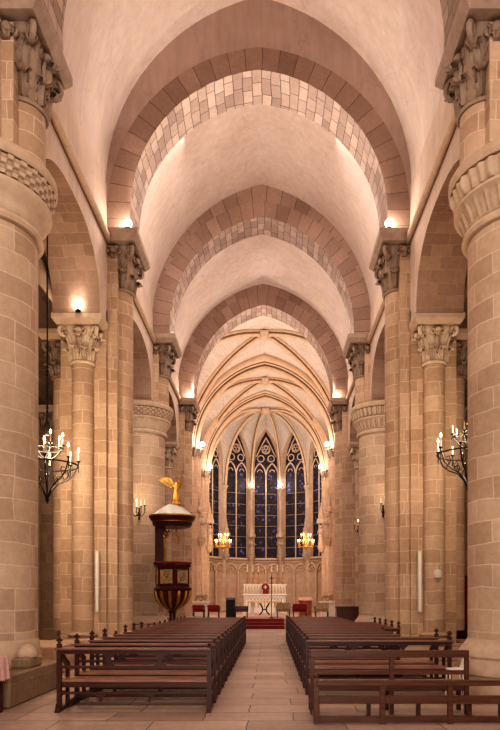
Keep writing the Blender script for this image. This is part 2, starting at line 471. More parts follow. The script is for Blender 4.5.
where = {(-1,0): 'left row, nearest the camera', (1,0): 'right row, nearest the camera'}
# upper nave shaft + capital + abacus used by both kinds of pier
def nave_shaft(root, sx, d, zb, zt, seed, inner=3.45):
    k2 = d > 20
    c0 = inner+.40; cx = sx*c0
    ds = MB(); ds.box(sx*(inner+.29), sx*4.35, d-.6, d+.6, zb, zt-.3)
    obj('pilaster', ds, 'ashlar', root)
    s = MB(); s.lathe([(.40, zb), (.40, zt-1.35)], cx, d, 32); obj('nave_shaft', s, 'ashlar', root)
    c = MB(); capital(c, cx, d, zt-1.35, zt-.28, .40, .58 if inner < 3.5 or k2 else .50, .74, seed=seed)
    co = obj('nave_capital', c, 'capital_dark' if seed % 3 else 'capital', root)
    a = MB(); abacus(a, sx*(3.15 if (inner < 3.5 or k2) else 3.32), sx*4.4, d-.92, d+.92, zt-.28, zt)
    obj('abacus', a, 'abacus', co)
def drum_pier(sx, k, label):
    d = D[k]; cx = sx*LC; zt = TOPZ[k]
    root = thing('round_pier', label, 'pier', (cx, d, 0), 'round piers of the nave')
    b = MB()
    if sx < 0 and k == 0: b.lathe([(.95,0),(.95,.88),(.92,.95)], cx, d, 64)
    else:
      b.lathe([(1.02,0),(1.02,.36),(1.08,.38),(1.09,.42),(1.09,.60),(1.07,.64),(1.09,.68),(1.08,.74),(1.03,.80),(.98,.86),(.94,.92),(.92,.96)], cx, d, 64)
    obj('base', b, 'mould', root)
    s = MB(); s.lathe([(.92, .95+.45*i) for i in range(15)]+[(.92, 7.72)], cx, d, 72); obj('shaft', s, 'drum', root)
    c = MB()
    style = {(-1,0): 'plain', (1,0): 'petal', (-1,2): 'scallop', (1,2): 'dentil'}[(sx, k)]
    def fr(a, r, z):
        if z > 8.27 and z < 8.555:
            row = int((z-8.27)/.072)
            if style in ('plain', 'scallop'): return r+(.035 if sin(34*a+(PI if row % 2 else 0)) > 0 else 0)
            if style == 'dentil': return r+(.05 if sin(40*a) > 0 else 0)
            return r+.06*max(0, cos(13*a))**3*sin(PI*(z-8.27)/.285)+.02*sin(39*a)
        if 7.86 < z < 8.16:
            t = (z-7.86)/.3
            if style == 'petal': return r-.055*(1 if abs(sin(15*a)) > .45 else .1)*min(1, (1-t)*6)*min(1, t*6)
            if style == 'scallop': return r+.06*abs(sin(8*a))*t-.03
            if style == 'dentil': return r-.04*(1 if sin(34*a) > 0 else 0)
        return r
    pr = [(.92,7.66),(.99,7.68),(1.02,7.73),(1.0,7.79),(.95,7.82)]
    if style == 'plain': pr += [(.955,7.86),(.97,7.92),(1.0,7.99),(1.05,8.06),(1.11,8.12),(1.13,8.16)]
    else: pr += [(.97+.13*(i/8), 7.86+.30*i/8) for i in range(9)]
    pr += [(1.15,8.19),(1.15,8.23),(1.12,8.26),(1.10,8.27)]
    zz = 8.275
    while zz < 8.56:
        pr.append((1.10+.09*(zz-8.27)/.28, zz)); zz += .018
    c.lathe(pr, cx, d, 360, fr=fr); co = obj('capital', c, 'capital', root, sharp=40)
    a = MB(); a.lathe([(1.10,8.55),(1.21,8.57),(1.24,8.62),(1.24,8.72),(1.22,8.75),(.5,8.76)], cx, d, 72); obj('abacus', a, 'mould', co)
    nave_shaft(root, sx, d, 8.75, zt, 3*k+(5 if sx > 0 else 2), 3.52)
    # stone block on the abacus that receives the arcade arches
    blk = MB(); blk.box(sx*4.02, sx*(WO-.02), d-.95, d+.95, 8.76, 9.0); obj('impost_block', blk, 'ashlar', root)
    return root
def arcade_shaft(root, sx, d, dirn, seed, r=.28):
    cy = d+dirn*.78; cx = sx*LC
    s = MB(); s.lathe([(r, .75), (r, 7.75)], cx, cy, 32); obj('arcade_shaft', s, 'drum', root)
    b = MB(); attic_base(b, cx, cy, r, .45, .30); obj('shaft_base', b, 'mould', root)
    c = MB(); capital(c, cx, cy, 7.72, 8.60, r, .52, .46, seed=seed); co = obj('arcade_capital', c, 'capital_lit', root)
    a = MB(); abacus(a, cx-.64, cx+.64, cy-.58*(1 if dirn < 0 else .6), cy+.58*(1 if dirn > 0 else .6), 8.60, 8.85); obj('abacus', a, 'capital', co)
def cross_pier(sx, k, label):
    d = D[k]; cx = sx*LC; zt = TOPZ[k]
    root = thing('cruciform_pier', label, 'pier', (cx, d, 0), 'cruciform piers of the nave')
    pl = MB()
    x0, x1 = sx*3.25, sx*5.85
    pl.box(sx*3.6, sx*5.4, d-1.22, d+1.22, 0, .38); pl.box(x0, x1, d-.8, d+.8, 0, .38)
    pl.box(sx*3.65, sx*5.35, d-1.17, d+1.17, .38, .45); pl.box(sx*3.3, sx*5.8, d-.75, d+.75, .38, .45)
    obj('plinth', pl, 'mould', root)
    co = MB(); co.box(sx*W, sx*WO, d-.72, d+.72, .45, 9.2); co.box(sx*(W+.002), sx*(WO-.002), d-1.36, d-.70, 8.86, 9.6) ; co.box(sx*(W+.002), sx*(WO-.002), d+.70, d+1.36, 8.86, 9.6)
    co2 = MB(); co2.box(sx*W, sx*WO, d-.72, d+.72, .45, 9.2)
    obj('core', co2, 'ashlar', root)
    nave_shaft(root, sx, d, .45, zt, 4*k+(1 if sx > 0 else 4))
    nb = MB(); attic_base(nb, sx*3.85, d, .40, .45, .30); obj('shaft_base', nb, 'mould', root)
    arcade_shaft(root, sx, d, -1, 11*k+(0 if sx < 0 else 5))
    arcade_shaft(root, sx, d, 1, 13*k+(0 if sx < 0 else 5))
    ax = sx*5.32
    s = MB(); s.lathe([(.30, .75), (.30, 7.6)], ax, d, 24); obj('aisle_shaft', s, 'drum', root)
    c = MB(); capital(c, ax, d, 7.6, 8.5, .30, .46, .5, seed=k+2); cc = obj('aisle_capital', c, 'capital_dark', root)
    a = MB(); abacus(a, ax-.55, ax+.55, d-.62, d+.62, 8.5, 8.75); obj('abacus', a, 'mould', cc)
    return root
drum_pier(-1, 0, 'massive round stone pier at the left edge with a stone bench at its foot')
drum_pier(1, 0, 'massive round stone pier at the right edge beside the nearest pews')
drum_pier(-1, 2, 'round stone pier behind the pulpit on the left of the nave')
drum_pier(1, 2, 'round stone pier with a candle sconce across the nave from the pulpit')
cross_pier(-1, 1, 'cruciform stone pier left of the pews with a lit lamp on its capital')
cross_pier(1, 1, 'cruciform stone pier right of the pews with pale stone columns and a white speaker')
cross_pier(-1, 3, 'farther left cruciform pier between the pulpit and the choir')
cross_pier(1, 3, 'farther right cruciform pier with a candle sconce before the choir')
# aisle responds on the outer walls and aisle arches
k = 0
for sx in (-1, 1):
    side = 'left' if sx < 0 else 'right'
    for i, d in enumerate(D):
        root = thing('wall_respond', 'engaged half column on the %s aisle wall, %s from the camera' % (side, ['nearest','second','third','farthest'][i]), 'column', (sx*AISLE, d, 0), 'half columns on the aisle walls')
        s = MB(); s.box(sx*(AISLE-.35), sx*(AISLE+.02), d-.5, d+.5, 0, 8.7); obj('pilaster', s, 'aisle', root)
        s = MB(); s.lathe([(.42, 0), (.42, .4), (.34, .5), (.34, 7.7)], sx*(AISLE-.4), d, 24); obj('shaft', s, 'aisle', root)
        c = MB(); capital(c, sx*(AISLE-.4), d, 7.7, 8.5, .34, .5, .55, seed=i); obj('capital', c, 'capital_dark', root)
        c = MB(); abacus(c, sx*(AISLE-.95), sx*(AISLE+.02), d-.6, d+.6, 8.5, 8.75); obj('abacus', c, 'mould', root)
        a = (AISLE-WO)/2-.15; cx = sx*(AISLE+WO)/2
        pts = pointed(a, 2.1, 12); pts2 = pointed(a, 2.1, 12, .7)
        mb = MB()
        R = []
        for q0, q1 in zip(pts, pts2):
            R.append([(cx+q0[0], d-.4, 8.75+q0[1]), (cx+q0[0], d+.4, 8.75+q0[1]), (cx+q1[0], d+.4, 8.75+q1[1]), (cx+q1[0], d-.4, 8.75+q1[1])])
        mb.grid(R, closed_v=True)
        solo('aisle_arch', mb, 'aisle', 'stone arch across the %s aisle, %s from the camera' % (side, ['nearest','second','third','farthest'][i]), 'arch', (cx, d, 8.75), 'arches across the aisles')
# ------------------------------------------------------------------ transverse arches of the nave
def stilt(pts, h):
    return [(pts[0][0], 0), (pts[0][0], h*.5)]+[(x, z+h) for x, z in pts]+[(pts[-1][0], h*.5), (pts[-1][0], 0)]
def transverse(k, a, rise, extra_top, face_mat, label, extra_side=.35, st=.4):
    d = D[k]; zs = TOPZ[k]; hd = .60; t = .60; N = 40
    root = thing('transverse_arch', label, 'arch', (0, d, zs), 'transverse arches of the nave')
    p0 = stilt(pointed(a, rise-st, N), st); p1 = stilt(pointed(a, rise-st, N, t), st); L = arclen(p0)
    nn = len(p0)
    face = MB()
    for y in (d-hd, d+hd):
        face.grid([[(q0[0], y, zs+q0[1]), (q1[0], y, zs+q1[1])] for q0, q1 in zip(p0, p1)], [[(l*1.08, .1), (l*1.08, .1+t)] for l in L])
    obj('voussoir_ring', face, 'voussoir', root, sharp=80)
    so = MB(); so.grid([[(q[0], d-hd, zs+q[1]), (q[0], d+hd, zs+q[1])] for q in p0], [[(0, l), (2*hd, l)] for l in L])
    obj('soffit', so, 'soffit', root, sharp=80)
    sp = MB(); R = []; U = []
    for i, (q0, q1) in enumerate(zip(p0, p1)):
        u = 1-abs(i-(nn-1)/2)/((nn-1)/2)
        ex = extra_side+(extra_top-extra_side)*u
        dx, dz = (q1[0]-q0[0])/t, (q1[1]-q0[1])/t
        if abs(i-(nn-1)/2) < .5: dx, dz = 0, 1
        x2, z2 = q1[0]+dx*ex, q1[1]+dz*ex
        R.append([(q1[0], d-hd+.015, zs+q1[1]), (x2, d-hd+.015, zs+z2), (x2, d+hd-.015, zs+z2), (q1[0], d+hd-.015, zs+q1[1])])
        U.append([(L[i], .1), (L[i], .1+ex), (L[i], .5), (L[i], .9)])
        U[-1].append((L[i], 1))
    sp.grid(R, U, closed_v=True)
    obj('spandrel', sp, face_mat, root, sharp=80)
    return root
transverse(0, 3.40, 4.25, 2.3, 'plaster_face_shade', 'nearest stone arch over the nave, springing from the round piers at the picture edges')
transverse(1, 3.40, 4.35, 2.3, 'plaster_face_shade', 'wide stone arch with cracked brick soffit, second from the camera', st=.62)
transverse(2, 3.40, 4.45, 1.3, 'voussoir', 'pointed brown stone arch in the middle of the nave, framing the next vault')
transverse(3, 3.30, 4.50, 1.2, 'voussoir', 'smaller grey stone arch before the ribbed vault of the choir', .5)
# ------------------------------------------------------------------ gothic choir
GS = 10.75; GA = 4.7; GCROWN = 16.4
BA = (32.1, 40.0); BB = (40.0, 47.5)
def pf(q, e=.35):
    q = min(1, abs(q)); R = 1+e; return sqrt(max(0, R*R-(q+e)**2))/sqrt(R*R-e*e)
def gothic_vault(y0, y1, name='ceiling'):
    N = 40; P = []; U = []; cy = (y0+y1)/2; hy = (y1-y0)/2
    for i in range(N+1):
        u = -1+2*i/N; r = []; ur = []
        for j in range(N+1):
            v = -1+2*j/N
            z = GS+(GCROWN-GS)*max(pf(u), pf(v))
            r.append((GA*u, cy+hy*v, z))
            ur.append((hy*v, u*GA+z) if abs(u) > abs(v) else (GA*u, v*hy+z))
        P.append(r); U.append(ur)
    mb = MB(); mb.grid(P, U); struct(name, mb, 'vaultweb', sharp=15)
gothic_vault(*BA); gothic_vault(*BB)
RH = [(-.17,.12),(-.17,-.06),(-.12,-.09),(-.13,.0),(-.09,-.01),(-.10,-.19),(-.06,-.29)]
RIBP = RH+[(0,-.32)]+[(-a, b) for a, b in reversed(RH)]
RSHADE = (2,3,4,10,11,12)
def flip(p): return [(a, -b) for a, b in p]
def diag_path(y0, y1, s, n=40):
    cy = (y0+y1)/2; hy = (y1-y0)/2
    return [(GA*u, cy+s*hy*u, GS+(GCROWN-GS)*pf(u)) for u in [-1+2*i/n for i in range(n+1)]]
for bi, (y0, y1) in enumerate((BA, BB)):
    nm = ['first', 'second'][bi]
    root = thing('rib_vault_ribs', 'crossed ribs and boss of the %s ribbed vault beyond the nave' % nm, 'vault ribs', (0, (y0+y1)/2, GCROWN), 'crossed vault ribs')
    for s in (1, -1):
        path = diag_path(y0, y1, s); hy = (y1-y0)/2
        side = Vector((-s*hy, GA, 0)).normalized()
        pr = RIBP
        t = Vector(path[21])-Vector(path[19])
        if side.cross(t).z < 0: pr = flip(RIBP)
        mb = MB(); mb.sweep(path, pr, side, RSHADE); obj('diagonal_rib', mb, 'rib', root, sharp=30)
    b = MB(); cy = (y0+y1)/2
    b.lathe([(0,GCROWN-.50),(.18,GCROWN-.48),(.30,GCROWN-.40),(.34,GCROWN-.3),(.42,GCROWN-.22),(.42,GCROWN-.1),(.3,GCROWN)], 0, cy, 24, fr=lambda a, r, z: r*(1+.10*cos(6*a)))
    obj('boss', b, 'capital', root)
# moulded transverse arches
TRH = [(-.60,.35),(-.60,.05),(-.58,-.04),(-.50,-.08),(-.43,-.03),(-.41,.08),(-.36,.04),(-.37,-.10),(-.31,-.17),(-.23,-.15),(-.19,-.06),(-.17,.03),(-.13,-.02),(-.14,-.22),(-.10,-.34),(-.04,-.40)]
TRP = TRH+[(0,-.42)]+[(-a, b) for a, b in reversed(TRH)]
def moulded_arch(y, a, zs, rise, label, scale=1.0, n=40):
    pts = pointed(a, rise, n)
    path = [(x, y, zs+z) for x, z in pts]
    pr = [(p[0]*scale, p[1]*scale) for p in TRP]
    side = Vector((0,1,0)); t = Vector(path[n+1])-Vector(path[n-1])
    if side.cross(t).z < 0: pr = flip(pr)
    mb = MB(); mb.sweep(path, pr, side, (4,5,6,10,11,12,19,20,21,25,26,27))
    return solo('moulded_arch', mb, 'rib', label, 'arch', (0, y, zs), 'moulded arches of the choir')
moulded_arch(40.0, GA-.25, GS, GCROWN-GS-.35, 'deeply moulded pointed arch across the choir, nearest to the nave')
moulded_arch(46.9, GA-.25, GS, GCROWN-GS-.1, 'moulded pointed arch before the apse, second in the choir', 1.0)
# choir side walls
for sx, nm in ((-1, 'wall_choir_left'), (1, 'wall_choir_right')):
    w = MB(); w.box(sx*4.9, sx*5.3, 32.0, 49.0, 0, 17); struct(nm, w, 'apse')
b = MB(); b.box(-5.5, -4.0, 32.0, 32.12, 11, 17.5); b.box(4.0, 5.5, 32.0, 32.12, 11, 17.5); struct('wall_crossing', b, 'ashlar')
# clustered piers
def clustered(sx, y, label, cxl=4.45, r=.50, zc=GS):
    cx = sx*cxl
    root = thing('clustered_pier', label, 'pier', (cx, y, 0), 'clustered piers of the choir')
    s = MB()
    def fr(a, rr, z): return rr*(.80+.28*abs(cos(4*a))**1.5)
    s.lathe([(r, .9)]+[(r, 1.5+i*1.0) for i in range(9)]+[(r, zc-.55)], cx, y, 96, fr=fr); obj('shaft', s, 'apse', root, sharp=40)
    s = MB(); s.lathe([(r*1.35,0),(r*1.35,.5),(r*1.25,.55),(r*1.2,.75),(r*1.05,.8),(r*1.0,.92)], cx, y, 8); obj('base', s, 'mould', root)
    c = MB(); c.lathe([(r*1.0,zc-.57),(r*1.1,zc-.55),(r*1.02,zc-.5),(r*1.15,zc-.3),(r*1.32,zc-.12),(r*1.1,zc-.12),(r*1.36,zc-.1),(r*1.36,zc)], cx, y, 96, fr=lambda a, q, z: q*(.9+.12*abs(cos(8*a)))+(.03*sin(24*a) if zc-.5 < z < zc-.12 else 0))
    obj('capital', c, 'capital_dark', root)
    return root
clustered(-1, 40.0, 'clustered gothic pier on the left, first beyond the nave')
clustered(1, 40.0, 'clustered gothic pier on the right, first beyond the nave')
clustered(-1, 46.9, 'slender clustered pier on the left of the apse opening', 4.5, .42)
clustered(1, 46.9, 'slender clustered pier on the right of the apse opening', 4.5, .42)
# apse -----------------------------------------------------------------
AC = 49.4; AR = 4.9; AZS = 10.7; BOSS = Vector((0, 50.2, 16.25)); SILL = 4.85
ang = [-105, -75, -45, -15, 15, 45, 75, 105]
V = [Vector((AR*sin(math.radians(a)), AC+AR*cos(math.radians(a)), 0)) for a in ang]
w = MB(); wl = MB()
WRISE = 5.0
dado = MB()
choirz = .5
for i in range(7):
    A, B = V[i], V[i+1]; L = (B-A).length; e = (B-A).normalized(); out = Vector((e.y, -e.x, 0))
    mid = (A+B)/2
    if out.dot(mid-Vector((0, AC, 0))) < 0: out = -out
    pts = stilt(pointed(L/2-.02, 3.2, 14), WRISE-3.2)
    rise_pts = [(x+L/2, AZS+z) for x, z in pts]
    # web of the vault from the boss to this wall arch
    P = []; U = []
    for q in rise_pts:
        row = []; ur = []
        E = A+e*q[0]; zA = q[1]
        for j in range(17):
            t = j/16; pos = Vector((BOSS.x, BOSS.y, 0)).lerp(Vector((E.x, E.y, 0)), t)
            z = zA+(BOSS.z-zA)*sqrt(max(0, 1-t**2.2))
            row.append((pos.x, pos.y, z)); ur.append((q[0]*t, (1-t)*5+z*.5))
        P.append(row); U.append(ur)
    mb = MB(); mb.grid(P, U); struct('ceiling', mb, 'vaultweb', sharp=40)
    # wall: thickness behind, window hole w/ pointed head
    hw = L/2-.24; wp = stilt(pointed(hw, 3.0, 14), WRISE-.2-3.0)
    hole = [(L/2-hw, SILL)] + [(x+L/2, AZS+z) for x, z in wp] + [(L/2+hw, SILL)]
    outer = [(0, SILL)] + [(min(max(x+L/2, 0), L), AZS+z) for x, z in stilt(pointed(L/2, 3.2, 14), WRISE+.12-3.2)] + [(L, SILL)]
    def pt(q, o): p = A+e*q[0]+out*o; return (p.x, p.y, q[1])
    w.grid([[pt(h, 0), pt(o, 0)] for h, o in zip(hole, outer)], [[h, o] for h, o in zip(hole, outer)])
    w.grid([[pt(h, 0), pt(h, .35)] for h in hole])
    w.add([pt((0, 0), 0), pt((L, 0), 0), pt((L, SILL), 0), pt((0, SILL), 0)], [(0,1,2,3)], [[(0,0),(L,0),(L,SILL),(0,SILL)]])
    # exterior blocker
    w.grid([[pt(h, .5) for h in ((0-.3, 17), (L+.3, 17))], [pt(h, .5) for h in ((0-.3, 0), (L+.3, 0))]])
    # window
    win = bpy.data.objects.new('window_%d' % (i+1), None); C.objects.link(win); win.location = (mid.x, mid.y, SILL); win['kind'] = 'structure'
    bpy.context.view_layer.update()
    g = MB(); c0 = (L/2, SILL)
    head = hole
    g.add([pt(h, .30) for h in head], [tuple(range(len(head)))], [[(h[0]+i*3, h[1]) for h in head]])
    obj('stained_glass', g, 'glass', win)
    tr = MB(); rr = .06; o_ = .18
    def line(p, q, r=rr): tr.tube([pt(p, o_), pt(q, o_)], r, 6)
    def arcp(pp, r=rr): tr.tube([pt(p, o_) for p in pp], r, 6)
    ts = AZS+1.15
    line((L/2, SILL), (L/2, ts+.3), .055)
    # outer frame
    arcp([(L/2+(h[0]-L/2)*.97, h[1]) for h in hole], .05)
    # two lancets with cusped heads
    for s in (-1, 1):
        lp = pointed(hw/2-.02, .95, 8)
        arcp([(L/2+s*hw/2+x, ts+z) for x, z in lp])
        arcp([(L/2+s*hw/2+.20*cos(a), ts+.22+.20*sin(a)) for a in [PI*q/10 for q in range(11)]], .03)
    def ring(cx, cz, r, n=16): tr.tube([pt((cx+r*cos(2*PI*q/n), cz+r*sin(2*PI*q/n)), o_) for q in range(n)], .045, 6, closed=True)
    ring(L/2-hw*.42, ts+1.35, .27); ring(L/2+hw*.42, ts+1.35, .27); ring(L/2, ts+2.1, .34)
    for q in range(3):
        a = PI/2+q*2*PI/3; ring(L/2+.15*cos(a), ts+2.1+.15*sin(a), .14, 10)
    arcp([(L/2-hw*.8, ts+1.5), (L/2-.3, ts+2.55), (L/2, ts+3.1)]); arcp([(L/2+hw*.8, ts+1.5), (L/2+.3, ts+2.55), (L/2, ts+3.1)])
    for zz in [SILL+.9*q for q in range(1, 7)]: line((L/2-hw, zz), (L/2+hw, zz), .012)
    obj('tracery', tr, 'rib', win)
    # dado: blind arcade
    dd = MB(); 
    dd.box(0, 1, 0, 1, 0, 0.0) if False else None
    for s in range(2):
        cxx = L*(.25+.5*s); lp = pointed(L/4-.06, .62, 8)
        dd.tube([pt((cxx+x, 3.75+z), -.06) for x, z in lp], .085, 6)
        for tx in (-1, 0, 1):
            dd.tube([pt((cxx+tx*.24+.16*cos(a), 3.72+(.2 if tx == 0 else 0)+.16*sin(a)), -.05) for a in [PI*q/8 for q in range(9)]], .045, 5)
        dd.tube([pt((cxx-L/4+.02, .9), -.14), pt((cxx-L/4+.02, 3.75), -.14)], .075, 8)
        dd.tube([pt((cxx-L/4+.02, 3.6), -.12), pt((cxx-L/4+.02, 3.8), -.12)], .11, 8)
    dd.tube([pt((L-.02, .9), -.14), pt((L-.02, 3.75), -.14)], .075, 8)
    for zz, r in ((SILL-.06, .10), (SILL-.28, .05), (SILL-.40, .035)): dd.tube([pt((0, zz), -.04), pt((L, zz), -.04)], r, 8)
    for q in range(8): dd.sphere(pt((L*(q+.5)/8, SILL-.17), -.03), .05, 6, 5)
    solo('blind_arcade', dd, 'rib', 'blind trefoil arcade below %s apse window' % ['the leftmost', 'the second leftmost', 'the left', 'the central', 'the right', 'the second rightmost', 'the rightmost'][i], 'wall arcade', (mid.x, mid.y, 0), 'blind arcades of the apse')
A, B = V[7], V[0]; L = (B-A).length
P = []
for x, z in pointed(L/2-.01, 5.5, 20):
    E = (A+B)/2+Vector((-x, 0, 0)); row = []
    for j in range(13):
        t = j/12; pos = Vector((BOSS.x, BOSS.y, 0)).lerp(Vector((E.x, E.y-.7, 0)), t); zA = AZS+z
        row.append((pos.x, pos.y, zA+(BOSS.z-zA)*sqrt(max(0, 1-t**2.2))))
    P.append(row)
mb = MB(); mb.grid(P); struct('ceiling', mb, 'vaultweb', sharp=40)
struct('wall_apse', w, 'apse')
names = ['left end', 'outer left', 'inner left of the altar', 'central left', 'central right', 'inner right of the altar', 'outer right', 'right end']
for i in range(8):
    p = V[i]; inn = (Vector((0, AC, 0))-p).normalized(); c = p+inn*.12
    root = thing('apse_shaft', 'slender wall shaft and vault rib of the apse, %s' % ['beside the left choir pier','at far left of the windows','between the left and second left windows','just left of the central window','just right of the central window','between the right and second right windows','at far right of the windows','beside the right choir pier'][i], 'column', (c.x, c.y, 0), 'wall shafts of the apse')
    s = MB(); s.lathe([(.26,.5),(.26,.9),(.19,1.0),(.19,AZS-.35)], c.x, c.y, 32, fr=lambda a, r, z: r*(1+.16*cos(3*a-atan2(-inn.y, -inn.x)*3+PI)))
    obj('shaft', s, 'apse', root)
    c2 = MB(); c2.lathe([(.19,AZS-.37),(.23,AZS-.35),(.2,AZS-.3),(.26,AZS-.12),(.30,AZS-.08),(.30,AZS)], c.x, c.y, 24, fr=lambda a, r, z: r*(1+.06*cos(12*a)))
    obj('capital', c2, 'capital', root)
    path = []
    for j in range(25):
        t = j/24; pos = Vector((BOSS.x, BOSS.y, 0)).lerp(Vector((c.x, c.y, 0)), t)
        path.append((pos.x, pos.y, AZS+(BOSS.z-.03-AZS)*sqrt(max(0, 1-t**2.2))))
    d = Vector((c.x-BOSS.x, c.y-BOSS.y, 0)).normalized(); side = Vector((-d.y, d.x, 0))
    t_ = Vector(path[2])-Vector(path[0]); pr = [(q[0]*.8, q[1]*.8) for q in RIBP]
    if side.cross(t_).z < 0: pr = flip(pr)
    mb = MB(); mb.sweep(path, pr, side, RSHADE); obj('rib', mb, 'rib', root, sharp=30)
b = MB(); b.lathe([(0,15.72),(.2,15.75),(.36,15.85),(.42,15.98),(.40,16.15),(.3,16.3)], BOSS.x, BOSS.y, 24, fr=lambda a, r, z: r*(1+.1*cos(6*a)))
solo('vault_boss', b, 'capital', 'round carved boss where the apse ribs meet', 'boss', (BOSS.x, BOSS.y, 15.7))
# statues with canopies
def saint(x, y, z, fx, fy, label, h=1.35):
    root = thing('saint_statue', label, 'statue', (x, y, z), 'carved saints on the choir piers')
    m = MB()
    a0 = atan2(fy, fx)
    def fr(a, r, zz): return r*(1+.10*cos(9*a)*(1 if zz < z+h*.55 else .3))*(1-.18*abs(sin(a-a0+PI/2)) if zz < z+h*.8 else 1)
    m.lathe([(.20,z),(.21,z+.04),(.17,z+h*.3),(.155,z+h*.55),(.19,z+h*.68),(.20,z+h*.78),(.12,z+h*.83),(.055,z+h*.85),(.06,z+h*.87),(.085,z+h*.90),(.09,z+h*.95),(.06,z+h*.99),(0,z+h)], x, y, 28, fr=fr)
    px, py = -fy, fx
    for s in (-1, 1):
        m.tube([(x+px*s*.18, y+py*s*.18, z+h*.76), (x+px*s*.22+fx*.06, y+py*s*.22+fy*.06, z+h*.62), (x+px*s*.07+fx*.2, y+py*s*.07+fy*.2, z+h*.60)], [.06,.05,.035], 8)
    m.sphere((x+fx*.09, y+fy*.09, z+h*.93), .018, 6, 5)
    obj('figure', m, 'statue', root)
    c = MB(); c.lathe([(.10,z-.45),(.16,z-.3),(.24,z-.12),(.27,z-.02),(.27,z)], x-fx*.05, y-fy*.05, 12, fr=lambda a, r, zz: r*(1+.08*cos(6*a))); obj('corbel', c, 'capital', root)
    c = MB(); c.lathe([(.27,z+h+.12),(.29,z+h+.2),(.26,z+h+.42),(.18,z+h+.5),(.17,z+h+.75),(.10,z+h+.85),(.09,z+h+1.05),(.03,z+h+1.5),(.05,z+h+1.55),(0,z+h+1.65)], x-fx*.05, y-fy*.05, 12, fr=lambda a, r, zz: r*(1+.14*cos(6*a))); obj('canopy', c, 'capital', root)
for i, nm in ((2, 'left of the hanging left choir chandelier'), (3, 'on the shaft left of the central window'), (4, 'on the shaft right of the central window'), (5, 'beside the hanging right choir chandelier')):
    p = V[i]; inn = (Vector((0, AC, 0))-p).normalized(); c = p+inn*.42
    saint(c.x, c.y, 5.1, inn.x, inn.y, 'small stone saint under a spire canopy %s' % nm)
for sx, nm in ((-1, 'left'), (1, 'right')):
    saint(sx*3.80, 39.6, 5.2, -sx*.8, -.6, 'large stone saint on the first %s choir pier' % nm, 1.5)
    saint(sx*3.95, 46.5, 5.3, -sx*.8, -.6, 'stone saint on the %s pier of the apse opening' % nm, 1.5)
# choir platform and steps
st = MB()
st.box(-4.9, 4.9, 34.2, 54.5, 0, .48)
struct('floor_choir', st, 'floor')
st = MB(); st.box(-4.2, 4.2, 33.4, 34.2, 0, .16); st.box(-4.2, 4.2, 33.8, 34.2, .16, .32)
so = solo('choir_steps', st, 'mould', 'wide stone steps up to the choir under a red carpet', 'steps', (0, 33.8, 0))
cr = thing('stair_carpet', 'red carpet running down the choir steps', 'carpet', (0, 33.8, 0))
cp = MB()
for (y0, y1, z) in ((33.38, 33.78, .16), (33.78, 34.18, .32), (34.18, 36.5, .48)): cp.box(-1.6, 1.05, y0, y1, z, z+.02)
obj('tread', cp, 'carpetlight', cr)
cp = MB()
for (y, z0, z1) in ((33.37, 0, .18), (33.77, .18, .34), (34.17, .34, .50)): cp.box(-1.6, 1.05, y, y+.02, z0, z1)
obj('riser', cp, 'carpet', cr)
